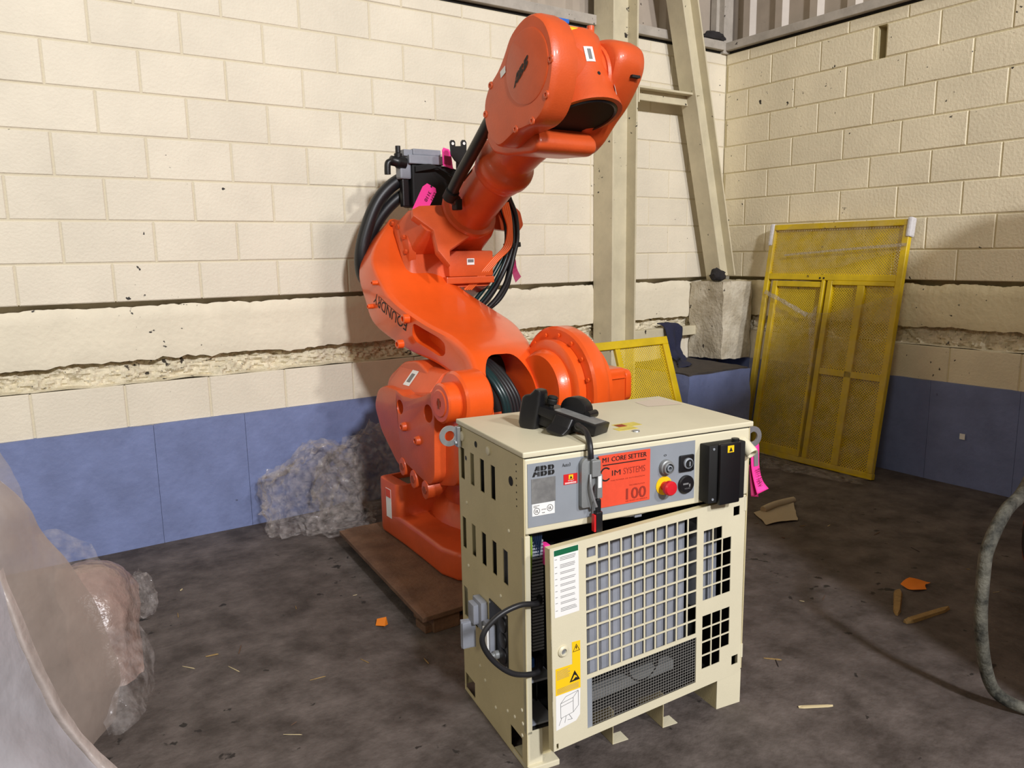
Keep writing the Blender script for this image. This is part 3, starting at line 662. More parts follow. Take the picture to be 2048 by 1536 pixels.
mk('turret_cheek', prism(roundpoly([(-.7, .43), (-.62, .7), (-.78, .95), (-1.1, 1.0), (-1.3, .95), (-1.35, .43)], .05, 4), 'x', -2.72, -2.45), m_or2, fr, smooth=40, bevel=.03)

# --- lower arm (S shaped casting)
ST = [  # front y, z, back y, z, left x, crease x, right x
    (-.375, 1.675, -.315, 1.640, -3.085, -3.045, -3.02),
    (-.440, 1.600, -.300, 1.560, -3.165, -3.025, -2.955),
    (-.525, 1.475, -.330, 1.400, -3.262, -2.985, -2.89),
    (-.660, 1.338, -.430, 1.240, -3.276, -2.905, -2.80),
    (-.790, 1.250, -.520, 1.120, -3.268, -2.845, -2.715),
    (-1.00, 1.165, -.780, 1.020, -3.228, -2.85, -2.675),
    (-1.18, 1.108, -1.02, .968, -3.190, -2.915, -2.73),
    (-1.34, 1.045, -1.21, .915, -3.188, -2.98, -2.79),
    (-1.44, .955, -1.27, .860, -3.205, -3.00, -2.835),
    (-1.50, .865, -1.30, .800, -3.208, -3.00, -2.86),
    (-1.515, .740, -1.32, .700, -3.205, -3.00, -2.86)]
SS = catmull(ST, 5); S = []
for f_y, f_z, b_y, b_z, xl, xc, xr in SS:
    F_ = np.array([f_y, f_z]); B_ = np.array([b_y, b_z]); q = F_ + (B_ - F_) * .22
    P5 = [(xl, B_[0], B_[1]), (xl, F_[0], F_[1]), (xc, F_[0], F_[1]), (xr, q[0], q[1]), (xr, B_[0], B_[1])]
    S.append(roundpoly(P5, [.03, .03, .05, .035, .03], 3))
o = worldmesh('lower_arm', loft(S), m_or)
# arch between the two legs, carrying the cables
ar = roundpoly([(-3.165, .5), (-3.165, .955), (-3.10, 1.035), (-2.95, 1.03), (-2.905, .95), (-2.905, .5)], [.0, .06, .05, .05, .06, 0], 4)
boolean(o, prism(ar, 'y', -1.75, -1.15))
# recess in the left flank
pk = roundpoly([(-.915, 1.160), (-1.105, 1.095), (-1.142, 1.07), (-1.135, 1.019), (-1.084, 1.006), (-.905, 1.065), (-.885, 1.10)], .025, 4)
boolean(o, prism(pk, 'x', -3.4, -3.14))
arm = adopt(o, rob, 38, 0)
for q, r in (((-3.252, -.885, 1.178), .024), ((-3.258, -.825, 1.05), .022), ((-3.277, -.60, 1.345), .013), ((-3.277, -.535, 1.222), .013)):
    mk('threaded_boss', lathe([(r, 0), (r * .95, .03), (r * .55, .032), (r * .5, .02)], (q[0] + .004, q[1], q[2]), (-1, 0, 0), 14), m_or, arm, smooth=40)
mk('axis_three_bolts', lathe([(.17, -.02), (.17, .02), (.13, .03)], (-3.06, -.42, 1.50), (-1, 0, 0), 24), m_or2, arm, smooth=35)
for k in range(12):
    t = 2 * math.pi * k / 12
    mk('bolt_head', cyl((-3.085, -.42 + .15 * math.cos(t), 1.50 + .15 * math.sin(t)), (-1, 0, 0), .013, .014, 6), m_or2, arm)
fl_t = text('flank_lettering', 'FOUNDRY', (-3.262, -.868, 1.163), Vector((-.018, .303, .141)), Vector((0.0, .037, -.060)), .318, .060, m_ink, arm, t=.006)
fl_r = patch('lettering_rule', (-3.27, -.745, 1.222), Vector((0, .303, .141)), Vector((0, .037, -.060)), .25, .003, m_ink, arm, 10)
_t = bvh(arm)
drape(fl_t, _t, (1, 0, 0), .0012); drape(fl_r, _t, (1, 0, 0), .0012)

# --- elbow housing, tube, wrist : built along axis 4
U = Vector((0, -.866, .5)); NN = Vector((0, .5, .866)); XV = Vector((1, 0, 0)); A4 = Vector((0, -.70, 1.67))
def h4(x, s, t): return A4 + XV * x + NN * s + U * t           # x across, s up-normal, t along the tube
eb = loft([[h4(x, s, t) for x, s in prof] for t, prof in (
    (-.42, roundpoly([(-3.02, .06), (-2.60, .06), (-2.60, -.26), (-3.02, -.26)], .04, 3)),
    (-.24, roundpoly([(-3.10, .10), (-2.60, .10), (-2.60, -.28), (-3.10, -.28)], .04, 3)),
    (-.20, roundpoly([(-3.10, .10), (-2.60, .10), (-2.62, -.09), (-3.06, -.10)], .03, 3)),
    (-.06, roundpoly([(-3.10, .08), (-2.62, .09), (-2.62, -.08), (-3.06, -.09)], .03, 3)),
    (-.005, roundpoly([(-3.095, .05), (-2.63, .06), (-2.63, -.07), (-3.06, -.08)], .03, 3)))])

el = mk('elbow_housing', eb, m_or2, rob, smooth=40)
fp = [(-3.105, .04), (-3.06, .062), (-2.93, .07), (-2.64, .06), (-2.64, -.05), (-2.765, -.088), (-2.96, -.198), (-2.985, -.29), (-3.03, -.20), (-3.02, -.085), (-3.11, .0)]
mk('front_plate', loft([[h4(x, s, t) for x, s in fp] for t in (-.03, .012)]), m_or2, el, bevel=.008, smooth=30)
mb_ = mk('wrist_motor', box((-2.885, -.66, 1.362), (-2.605, -.40, 1.50)), m_or2, el, bevel=.012, smooth=35)
mk('motor_foot', box((-2.90, -.66, 1.325), (-2.60, -.42, 1.362)), m_or2, mb_, bevel=.006) if False else mk('motor_foot', box((-2.90, -.66, 1.325), (-2.60, -.42, 1.362)), m_or2, el, bevel=.006)
mk('barcode_label', quadbox((-2.775, -.6615, 1.425), (1, 0, 0), (0, 0, 1), .046, .034, .001), m_white, el)
mk('barcode', quadbox((-2.770, -.663, 1.438), (1, 0, 0), (0, 0, 1), .036, .016, .0008), m_greyink, el)
mk('elbow_bracket', prism(roundpoly([(-2.42, 1.77), (-2.35, 1.715), (-2.33, 1.64), (-2.365, 1.60), (-2.55, 1.62), (-2.55, 1.76)], .012, 2), 'y', -.56, -.50), m_or2, el, bevel=.003)
CX = -2.775
def lt(name, prof, par, m=m_or2, x=CX, s=.03, n=40): return mk(name, lathe(prof, h4(x, s, 0), U, n), m, par, smooth=38)
tb = lt('arm_tube', [(.135, -.05), (.152, .004), (.156, .016), (.150, .028), (.128, .036), (.122, .06), (.118, .335), (.130, .345), (.134, .36), (.138, .385), (.146, .395), (.148, .43), (.142, .452), (.130, .462), (.120, .48), (.118, .52), (.118, .66)], rob)
mk('wrist_neck', loft([[h4(CX + .12 * a * math.cos(k * math.pi / 10), .03 + b * math.sin(k * math.pi / 10) - c, t) for k in range(20)] for t, a, b, c in ((.50, .98, .118, 0), (.58, 1.02, .125, 0), (.68, 1.12, .135, .005), (.76, 1.3, .14, .01), (.84, 1.45, .12, .02))]), m_or2, tb, smooth=40)
mk('tube_band', lathe([(.121, .13), (.1215, .19)], h4(CX, .03, 0), U, 40), m_or2, tb) if False else None
mk('tube_hole', quadbox(h4(-2.885, .083, .20), U, Vector((.55, .417 * .5, .417 * .866)), .09, .03, .004), m_blk2, tb)
# wrist: left gear cover, fork yoke, right lobe, tilt housing
cov = [(-1.725, 2.389), (-1.671, 2.392), (-1.61, 2.372), (-1.556, 2.337), (-1.510, 2.276), (-1.461, 2.225), (-1.397, 2.180), (-1.357, 2.124), (-1.349, 2.063), (-1.363, 2.005), (-1.399, 1.956), (-1.446, 1.925), (-1.488, 1.928), (-1.534, 1.945), (-1.59, 1.965), (-1.65, 1.972), (-1.715, 1.982), (-1.772, 2.012), (-1.815, 2.07), (-1.838, 2.136), (-1.846, 2.201), (-1.832, 2.279), (-1.790, 2.348)]
cc = catmull(cov + cov[:1], 3)[:-1]; cc = [tuple(p) for p in cc]; cen = np.mean(cc, 0)
def insetp(P, k): return [tuple(cen + (np.array(p) - cen) * k) for p in P]
wr = mk('gear_cover', loft([[(x, y, z) for y, z in insetp(cc, k)] for x, k in ((-3.085, .90), (-3.083, .955), (-3.072, .985), (-3.05, 1.0), (-2.985, 1.0), (-2.965, .985))]), m_or2, rob, smooth=35)
mk('cover_panel', lathe([(.142, 0), (.142, -.004), (.135, -.007), (0.001, -.007)], (-3.083, -1.675, 2.20), (1, 0, 0), 40), m_or2, wr, smooth=30)
for i in range(0, len(cov), 2):
    p = cen + (np.array(cov[i]) - cen) * .93
    mk('cover_bolt', lathe([(.017, 0), (.014, .005), (.007, .006), (.006, .002)], (-3.083, p[0], p[1]), (-1, 0, 0), 10), m_or2, wr, smooth=40) if i in (14, 16, 18, 20, 6, 8) else None
# logo letters on the cover
def logo(par, org, ux, uy, W, H, m, t, local=False, name='logo_letter', gap=.03):
    """three heavy block letters cut by a thin cross"""
    A_ = [[(0, 0), (.20, 0), (.27, .2), (.47, .2), (.47, 0), (.68, 0), (.68, .0), (.47, 1), (.33, 1)]]
    ux = Vector(ux).normalized(); uy = Vector(uy).normalized(); n = ux.cross(uy); o_ = Vector(org)
    polys = []
    # A
    polys.append([(0, 0), (.20, 0), (.26, .2), (.42, .2), (.42, 0), (.62, 0), (.62, 1), (.33, 1)])
    def B(x):
        return [(x, 0), (x + .36, 0)] + [(x + .36 + .2 * math.sin(t), .26 - .26 * math.cos(t)) for t in np.linspace(.2, math.pi - .25, 7)] + [(x + .34 + .19 * math.sin(t), .76 - .24 * math.cos(t)) for t in np.linspace(.3, math.pi, 7)] + [(x, 1)]
    polys += [B(.69), B(1.31)]
    tot = 1.87
    holes = {0: [(.345, .34, .42, .62)], 1: [(.93, .16, 1.03, .36), (.93, .62, 1.02, .82)], 2: [(1.55, .16, 1.65, .36), (1.55, .62, 1.64, .82)]}
    for k, p in enumerate(polys):
        bm = bmesh.new(); vs = [bm.verts.new((x, y, 0)) for x, y in p]; bm.faces.new(vs)
        for co, no in ((Vector((0, .5 - gap, 0)), Vector((0, 1, 0))), (Vector((0, .5 + gap, 0)), Vector((0, 1, 0))), (Vector(({0: .5, 1: .97, 2: 1.59}[k] - gap / 2, 0, 0)), Vector((1, 0, 0))), (Vector(({0: .5, 1: .97, 2: 1.59}[k] + gap / 2, 0, 0)), Vector((1, 0, 0)))):
            bmesh.ops.bisect_plane(bm, geom=bm.verts[:] + bm.edges[:] + bm.faces[:], plane_co=co, plane_no=no)
        for hx0, hy0, hx1, hy1 in holes[k]:
            for co, no in ((Vector((hx0, 0, 0)), Vector((1, 0, 0))), (Vector((hx1, 0, 0)), Vector((1, 0, 0))), (Vector((0, hy0, 0)), Vector((0, 1, 0))), (Vector((0, hy1, 0)), Vector((0, 1, 0)))):
                bmesh.ops.bisect_plane(bm, geom=bm.verts[:] + bm.edges[:] + bm.faces[:], plane_co=co, plane_no=no)
        xc = {0: .5, 1: .97, 2: 1.59}[k]; dead = []
        for f in bm.faces:
            c = f.calc_center_median()
            if abs(c.y - .5) < gap or abs(c.x - xc) < gap / 2 or any(a < c.x < d and b < c.y < e for a, b, d, e in holes[k]): dead.append(f)
        bmesh.ops.delete(bm, geom=dead, context='FACES')
        bm.verts.index_update()
        V = [o_ + ux * (v.co.x / tot * W) + uy * (v.co.y * H) + n * t for v in bm.verts]; F = [tuple(v.index for v in f.verts) for f in bm.faces]; bm.free()
        mk(name, (V, F), m, par, local=local)
logo(wr, (-3.0905, -1.592, 2.130), Vector((0, -.093, .068)), Vector((0, -.12, 1)), .122, .044, m_ink, .002, gap=.014)
mk('small_label', quadbox((-3.0865, -1.494, 2.190), (0, -.9, .42), (0, .2, 1), .040, .026, .001), m_white, wr)
# fork yoke joining both sides, under the tilt housing
pr_y = roundpoly([(-1.20, 1.985), (-1.26, 1.925), (-1.36, 1.905), (-1.46, 1.90), (-1.56, 1.893), (-1.605, 1.912), (-1.605, 1.955), (-1.52, 2.02), (-1.42, 2.12), (-1.25, 2.11)], .03, 3)
yk = mk('wrist_yoke', prism(pr_y, 'x', -2.985, -2.66), m_or2, rob, smooth=40, bevel=.03, seg=3)
lob = roundpoly([(-1.25, 1.925), (-1.46, 1.915), (-1.515, 1.945), (-1.60, 2.025), (-1.67, 2.075), (-1.73, 2.14), (-1.775, 2.2), (-1.795, 2.25), (-1.785, 2.30), (-1.745, 2.335), (-1.67, 2.36), (-1.56, 2.36), (-1.48, 2.32), (-1.40, 2.22), (-1.25, 2.12), (-1.18, 2.02)], .05, 3)
lc = np.mean(lob, 0)
mk('fork_lobe', loft([[(x, lc[0] + (y - lc[0]) * k, lc[1] + (z - lc[1]) * k) for y, z in lob] for x, k in ((-2.71, .90), (-2.70, .955), (-2.68, .985), (-2.66, 1.0), (-2.60, 1.0), (-2.565, .97), (-2.55, .90))]), m_or2, yk, smooth=38)
mk('lobe_ring', lathe([(.145, 0), (.15, .012), (.145, .03)], (-2.725, -1.60, 2.20), (1, 0, 0), 36), m_or2, yk, smooth=35)
for q in ((-2.551, -1.70, 2.30), (-2.555, -1.70, 2.16)):
    mk('lobe_bolt', cyl((q[0], q[1], q[2]), (1, 0, 0), .012, .012, 8), m_zinc, yk)
mk('lobe_slot', box((-2.63, -1.785, 2.19), (-2.585, -1.75, 2.20)), m_blk2, yk)
TX, TY = -2.785, -1.650
TD = Vector((0, .33, .944))
th = mk('tilt_housing', lathe([(.06, .34), (.12, .335), (.14, .31), (.148, .24), (.15, .15), (.155, .06), (.168, .02), (.170, 0.0), (.150, 0.0), (.148, .05), (.05, .055)], (TX, TY, 2.035), TD, 44), m_or2, rob, smooth=38)
mk('flange_bore', lathe([(.1499, .001), (.146, .05), (.10, .052), (.10, .075), (.03, .078)], (TX, TY, 2.034), TD, 40), m_blk2, th, smooth=38)
mk('inner_rim', lathe([(.149, .002), (.142, -.004), (.135, .0), (.135, .02)], (TX, TY, 2.033), TD, 40), m_black, th, smooth=38)
mk('side_journal', lathe([(.13, 0), (.13, .32)], (-2.98, -1.605, 2.205), (1, 0, 0), 36), m_or2, th, smooth=38)
mk('top_block', box((-2.90, -1.66, 2.30), (-2.72, -1.50, 2.392)), m_or2, th, bevel=.02, smooth=40)
mk('top_connector', lathe([(.022, 0), (.022, .05), (.016, .055), (.016, .11)], (-2.70, -1.60, 2.31), (0, 0, 1), 14), m_or2, th, smooth=40)
mk('top_tube', cyl((-2.685, -1.735, 2.215), (0, .33, .94), .017, .10, 14), m_or2, th, smooth=40)
mk('hazard_sticker', quadbox((-2.865, -1.6613, 2.350), (1, 0, 0), (0, 0, 1), .045, .032, .001), m_yel, th)
mk('blue_plug', box((-2.915, -1.66, 2.392), (-2.86, -1.62, 2.410)), m_blueclip, th, bevel=.004)
def cyl_label(name, a0, a1, z0, z1, r, m, t=.001):
    V = []; n = 6
    for i in range(n + 1):
        a = a0 + (a1 - a0) * i / n
        for z in (z0, z1): V.append(Vector((TX, TY, 2.035)) + TD * (z - 2.035) + Vector((1, 0, 0)) * (r + t) * math.sin(a) + Vector((0, -.944, .33)) * (r + t) * math.cos(a))
    return V, [(2 * i, 2 * i + 2, 2 * i + 3, 2 * i + 1) for i in range(n)]
mk('barcode_label', cyl_label('l', -.30, -.02, 2.20, 2.265, .1505, m_white), m_white, th)
mk('barcode', cyl_label('l', -.21, -.10, 2.21, 2.255, .1515, m_greyink), m_greyink, th)
mk('date_label', cyl_label('l', .62, .78, 2.075, 2.145, .158, m_white), m_white, th)
mk('oil_hole', cyl(Vector((TX, TY, 2.035)) + TD * .115 + Vector((0, -.944, .33)) * .149, (0, -.944, .33), .008, .004, 10), m_blk2, th)

# --- cables, hoses and service box at the back
def cable(name, P, r, m, par=rob, n=8): return mk(name, tube(P, r, n, 7), m, par, smooth=60)
cable('thick_hose', [(-2.70, -.40, 1.925), (-2.845, -.36, 1.932), (-3.0, -.34, 1.885), (-3.123, -.33, 1.776), (-3.205, -.32, 1.60), (-3.232, -.31, 1.46), (-3.20, -.27, 1.36), (-3.12, -.25, 1.3)], .036, m_rub, n=14)
cable('thick_hose', [(-2.74, -.36, 1.89), (-2.926, -.33, 1.835), (-3.051, -.30, 1.746), (-3.14, -.27, 1.618), (-3.17, -.24, 1.50), (-3.15, -.2, 1.36)], .034, m_rub, n=14)
cable('thick_hose', [(-2.99, -1.32, 2.12), (-2.965, -1.228, 2.085), (-2.96, -1.127, 2.012), (-2.96, -1.025, 1.933), (-2.96, -.917, 1.851), (-2.96, -.845, 1.78), (-2.93, -.83, 1.745)], .029, m_rub, n=14)
mk('hose_clip', lathe([(.036, 0), (.036, .05)], (-2.965, -.86, 1.79), (0, .7, -.6), 14), m_blk2, rob, smooth=40)
mk('hose_bracket', box((-2.945, -.86, 1.70), (-2.91, -.81, 1.755)), m_blk2, rob, bevel=.006)
rnd = random.Random(3)
for k in range(10):
    dx, dy = rnd.uniform(-.03, .03), rnd.uniform(-.05, .05)
    cable('black_cable', [(-2.56 + dx, -.66 + dy, 1.86), (-2.50 + dx, -.62 + dy, 1.78), (-2.445 + dx * .8, -.6 + dy, 1.69), (-2.435 + dx * .6, -.6 + dy, 1.57), (-2.46 + dx * .6, -.6 + dy, 1.475), (-2.50 + dx * 1.5, -.6 + dy, 1.37), (-2.54 + dx * 2.2, -.58 + dy, 1.28), (-2.61 + dx * 2.2, -.55 + dy, 1.19), (-2.72, -.5 + dy, 1.1)], .0125, m_teal if k % 3 == 0 else m_rub)
mk('cable_tie', lathe([(.05, 0), (.05, .025)], (-2.44, -.6, 1.54), (.1, 0, -1), 18), m_blk2, rob, smooth=40)
for k in range(4):
    d = .013 * k
    cable('orange_cable', [(-2.545 + d, -.66, 1.76), (-2.53 + d, -.66, 1.70), (-2.505 + d * .6, -.66, 1.618), (-2.53 + d, -.66, 1.52), (-2.61 + d, -.66, 1.45), (-2.695 + d, -.65, 1.367), (-2.77 + d, -.62, 1.29)], .0075, m_orc)
for k in range(6):
    x = -3.135 + .017 * k
    cable('arch_cable', [(x - .03, -1.25, 1.03), (x, -1.36, .98), (x + .03, -1.44, .90), (x + .055, -1.47, .80), (x + .06, -1.46, .62)], .016 if k < 2 else .010, m_teal if k < 2 else m_rub)
mk('arch_backing', box((-3.15, -1.22, .62), (-2.90, -1.16, 1.0)), m_blk2, rob)  # black box makes the inside of the arch dark
sb = mk('service_box', box((-2.985, -.44, 1.965), (-2.765, -.30, 2.012)), m_gmod, rob, bevel=.006)
mk('box_lid', box((-2.955, -.43, 2.012), (-2.785, -.31, 2.045)), m_gmod, sb, bevel=.006)
mk('box_tab', box((-3.005, -.42, 2.005), (-2.945, -.33, 2.04)), m_gmod, sb, bevel=.004)
mk('box_support', box((-3.03, -.42, 1.885), (-2.965, -.36, 1.985)), m_gmod, sb, bevel=.01)
mk('support_leg', box((-3.015, -.41, 1.74), (-2.975, -.37, 1.885)), m_black, sb, bevel=.006)
mk('box_underside', box((-2.965, -.43, 1.74), (-2.72, -.30, 1.962)), m_blk2, sb, bevel=.01)
cp = mk('pipe_coupling', lathe([(.018, 0), (.03, .005), (.034, .05), (.026, .06), (.026, .09), (.018, .095)], (-2.99, -.41, 1.965), (-1, 0, .15), 14), m_black, rob, smooth=40)
mk('coupling_post', lathe([(.02, 0), (.022, .05), (.014, .055), (.014, .09)], (-3.035, -.41, 1.965), (0, 0, 1), 12), m_black, cp, smooth=40)
mk('coupling_elbow', tube([(-3.07, -.41, 1.975), (-3.095, -.41, 1.965), (-3.10, -.41, 1.93), (-3.10, -.41, 1.905)], .017, 10, 5), m_black, cp, smooth=60)
for k in range(5):
    cable('thin_wire', [(-2.95, -.44, 1.925 + .006 * k), (-2.87, -.46, 1.94 + .005 * k), (-2.80, -.47, 1.95 - .004 * k), (-2.72, -.5, 1.93 - .01 * k), (-2.66, -.5, 1.90)], .005, m_blk2)
mk('black_bracket', prism([(-2.828, 2.066), (-2.82, 2.075), (-2.803, 2.075), (-2.796, 2.066), (-2.796, 2.045), (-2.760, 2.048), (-2.760, 2.07), (-2.752, 2.08), (-2.735, 2.08), (-2.727, 2.068), (-2.728, 1.99), (-2.745, 1.965), (-2.77, 1.955), (-2.80, 1.97), (-2.823, 2.0)], 'y', -.608, -.60), m_black, rob, bevel=.001)
for x, z in ((-2.812, 2.057), (-2.743, 2.062)): mk('bracket_hole', cyl((x, -.6085, z), (0, -1, 0), .008, .001, 12), m_white, rob)
mk('bracket_arm', box((-2.79, -.605, 1.80), (-2.75, -.598, 1.97)), m_black, rob)

# --- pink lot tags hanging on the robot
def tagcard(name, P4, m, label, textspec=None, hole=None, bend=0):
    """a thin card from four world corners (tl, tr, br, bl)"""
    a, b, c, d = [Vector(p) for p in P4]; n = (b - a).cross(d - a).normalized(); V = []; F = []
    k = 6
    for i in range(k + 1):
        t = i / k; l = a.lerp(d, t) + n * bend * math.sin(t * math.pi); r = b.lerp(c, t) + n * bend * math.sin(t * math.pi)
        if i == 0: l = l.lerp(r, .18); r = r.lerp(l, .22)
        V += [l, r]
    F = [(2 * i, 2 * i + 1, 2 * i + 3, 2 * i + 2) for i in range(k)]
    t = thing(name, label, 'tag', tuple((c + d) / 2))
    o = mk('card', (V, F), m, t); s = o.modifiers.new('s', 'SOLIDIFY'); s.thickness = .0015
    return t, n
T1 = [(-3.002, -.640, 1.851), (-2.927, -.640, 1.816), (-2.991, -.655, 1.722), (-3.087, -.655, 1.712)]
t1, n1 = tagcard('lot_tag', T1, m_pink, 'pink lot tag lying on the elbow below the black hoses')
dn = (Vector(T1[2]) - Vector(T1[1])).normalized()
text('handwriting', 'LOT', Vector((-2.955, -.643, 1.800)), dn, Vector((dn.z, 0, -dn.x)) * -1, .05, .016, m_ink, t1, t=.006)
text('handwriting', '3110', Vector((-2.985, -.643, 1.807)), dn, Vector((dn.z, 0, -dn.x)) * -1, .058, .018, m_ink, t1, t=.006)
mk('eyelet', cyl((-2.966, -.640, 1.829), (0, -1, 0), .005, .004, 10), m_ink, t1)
T2 = [(-2.818, -.50, 2.052), (-2.765, -.50, 2.040), (-2.752, -.50, 1.939), (-2.815, -.50, 1.955)]
t2, n2 = tagcard('lot_tag', T2, m_pink, 'pink lot tag standing up beside the grey service box')
mk('print_block', quadbox((-2.81, -.5025, 1.965), (1, 0, -.15), (0.05, 0, 1), .045, .045, .001), m_pinkd, t2)
T3 = [(-2.378, -.5, 1.465), (-2.345, -.5, 1.452), (-2.31, -.5, 1.345), (-2.35, -.5, 1.312)]
t3, n3 = tagcard('lot_tag', T3, m_pinkd, 'dark pink tag curling out right of the black cable bundle', bend=.02)

# ------------------------------------------------------------ control cabinet (own frame: u across the front, v back, z up)
CT = -.15347; CO = (-3.77435, -2.60926, 0)
cab = thing('control_cabinet', 'beige robot control cabinet with grey control strip and grille door ajar', 'cabinet', CO, CT)
W_, D_, HB = .792, .485, .935
UX, UV, UZ = Vector((1, 0, 0)), Vector((0, 1, 0)), Vector((0, 0, 1))
def cb(name, a, b, m, par=None, bevel=.002, seg=2, smooth=0): return mk(name, box(a, b), m, par or cab, bevel=bevel, seg=seg, smooth=smooth, local=True)
def cl(name, vf, m, par=None, **k): return mk(name, vf, m, par or cab, local=True, **k)
# left side sheet with its slots
holes = []
for v0, v1 in ((.434, .466), (.353, .383), (.273, .305), (.191, .223)): holes.append((v0, .762, v1, .866))
for v0, v1 in ((.434, .465), (.353, .384), (.27, .304), (.191, .223), (.111, .145)): holes.append((v0, .526, v1, .632))
for v0, v1 in ((.434, .468), (.352, .388), (.27, .304), (.191, .223)): holes.append((v0, .283, v1, .388))
holes += [(.392, .012, .474, .070), (.032, .020, .113, .088)]
hs2 = [(D_ - b, z0, D_ - a, z1) for a, z0, b, z1 in holes]
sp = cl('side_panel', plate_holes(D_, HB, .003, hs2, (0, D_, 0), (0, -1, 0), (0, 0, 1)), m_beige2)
for v, z, r in ((.333, .903, .010), (.081, .853, .014)):
    cl('panel_hole', cyl((-.0006, v, z), (-1, 0, 0), r, .0004, 16), m_blk2, sp)
for v, z, r in ((.445, .905, .017), (.235, .905, .014)):
    cl('hole_plug', lathe([(r, 0), (r * .9, .004), (r * .6, .005)], (0, v, z), (-1, 0, 0), 18), m_beige, sp, smooth=40)
for v, z in ((.42, .69), (.10, .70), (.42, .475), (.165, .475), (.44, .175), (.30, .13), (.22, .08), (.13, .12), (.08, .13), (.03, .18), (.025, .14), (.03, .10), (.34, .16)):
    cl('rivet', lathe([(.006, 0), (.005, .0025), (.002, .0035)], (0, v, z), (-1, 0, 0), 10), m_beige, sp, smooth=40)
for z in np.linspace(.79, .91, 7): cl('pin_hole', cyl((-.0004, .045, z), (-1, 0, 0), .0025, .0004, 8), m_blk2, sp)
# shell
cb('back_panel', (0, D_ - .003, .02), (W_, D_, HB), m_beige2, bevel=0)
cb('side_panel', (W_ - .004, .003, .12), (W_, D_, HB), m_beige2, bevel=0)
cb('floor_tray', (.004, .02, .112), (W_ - .004, D_ - .004, .118), m_dark, bevel=0)
lid = cb('lid', (-.004, -.006, .938), (W_ + .006, D_ + .005, .9545), m_beige, bevel=.004, seg=3, smooth=40)
ft = cb('front_fascia', (.0035, .0, .7185), (W_ - .004, .02, .934), m_beige, bevel=.006, seg=3, smooth=40)
cb('fascia_box', (.006, .02, .722), (W_ - .006, .2, .932), m_blk2, bevel=0); cb('dark_liner', (.05, .125, .12), (.054, .47, .93), m_blk2, bevel=0)  # fascia box blacked and liner added so the slots look shaded inside
cb('lid_gap', (.004, .002, .934), (W_ - .004, .45, .9385), m_blk2, bevel=0)  # black strip paints the dark gap under the lid
cb('corner_post', (.0, .0, .115), (.018, .02, .7145), m_beige, bevel=.002)
cb('corner_post', (W_ - .014, .005, .115), (W_ - .004, .02, .7145), m_beige, bevel=.002)
cb('foot_plate', (.0, .0, .018), (.05, .004, .125), m_beige, bevel=.001)
cb('foot_tray', (.0, -.012, .0), (.10, .10, .018), m_beige, bevel=.003)
cb('foot_side', (.05, .03, .018), (.094, .034, .13), m_beige2, bevel=0)
cb('foot_plate', (.69, .0, .0), (W_ - .004, .004, .117), m_beige, bevel=.001)
cb('foot_side', (.69, .004, .0), (.694, .32, .117), m_beige2, bevel=0)
cb('foot_plate', (.69, .30, .0), (W_ - .004, .304, .117), m_beige2, bevel=0)
for (px_, py_) in ((-3.298, -2.640), (-3.482, -2.614)):
    dx, dy = px_ - CO[0], py_ - CO[1]; u = dx * math.cos(CT) + dy * math.sin(CT)
    b_ = cb('hook_bracket', (u, -.004, .001), (u + .055, .04, .003), m_beige, bevel=0)
    cb('bracket_lip', (u - .002, -.004, .001), (u, .14, .115), m_beige2, b_, bevel=0)
# eye lugs on the back corners
def lug(u0, s, v0=.45, dz=0):
    b_ = cb('lug_plate', (min(u0, u0 + s * .012), v0, .868 + dz), (max(u0, u0 + s * .012), v0 + .025, .935), m_zinc, bevel=.002)
    cl('lifting_eye', lathe([(.017, -.003), (.034, -.003), (.034, .003), (.017, .003)], (u0 + s * .034, v0 + .015, .906 + dz), (0, 1, 0), 26, closed=True), m_zinc, b_, smooth=40)
    cl('lug_bolt', cyl((u0 + s * .013, v0 + .008, .882 + dz), (s, 0, 0), .007, .006, 6), m_zinc, b_)
lug(-.003, -1); lug(W_ + .003, 1, .015, -.012)
# control strip
Y0 = -.0004
def fq(name, u0, z0, u1, z1, m, par, t=.0012, v=Y0): return cl(name, quadbox((u0, v, z0), (1, 0, 0), (0, 0, 1), u1 - u0, z1 - z0, t), m, par)
cpn = fq('control_strip', .011, .7395, .575, .9195, m_pgray, cab, .0015)
V1 = -.0021
logo(cpn, (.025, V1, .8815), (1, 0, 0), (0, 0, 1), .069, .029, m_ink, .0004, local=True)
fq('name_plate', .022, .806, .0965, .876, m_plate, cpn, .001, V1)
ul = fq('approval_label', .0235, .7705, .0935, .805, m_white, cpn, .001, V1)
for u, z in ((.0375, .784), (.0785, .788)):
    cl('approval_ring', lathe([(.0095, 0), (.0095, .0005), (.0083, .0005), (.0083, 0)], (u, V1 - .001, z), (0, -1, 0), 20, closed=True), m_ink, cpn)
    text('approval_mark', 'UL', (u - .005, V1 - .0012, z - .004), UX, UZ, .010, .008, m_ink, cpn, bold=.01, local=True)
text('small_print', 'Industrial', (.028, V1 - .0012, .7985), UX, UZ, .017, .003, m_ink, cpn, local=True)
text('small_print', 'Robot', (.028, V1 - .0012, .7945), UX, UZ, .010, .003, m_ink, cpn, local=True)
text('small_print', 'LISTED', (.052, V1 - .0012, .785), UX, UZ, .014, .003, m_ink, cpn, local=True)
text('small_print', '766B', (.053, V1 - .0012, .776), UX, UZ, .009, .003, m_ink, cpn, local=True)
text('small_print', '2-4608', (.064, V1 - .0013, .832), UX, UZ, .026, .006, m_ink, cpn, t=.0006, local=True) if False else None
text('handwriting', 'Auto3', (.118, V1 - .0002, .898), UX, UZ, .026, .010, m_ink, cpn, local=True)
fq('danger_label', .122, .846, .166, .8755, m_red, cpn, .001, V1)
fq('danger_square', .138, .860, .152, .873, m_yel, cpn, .0006, V1 - .001)
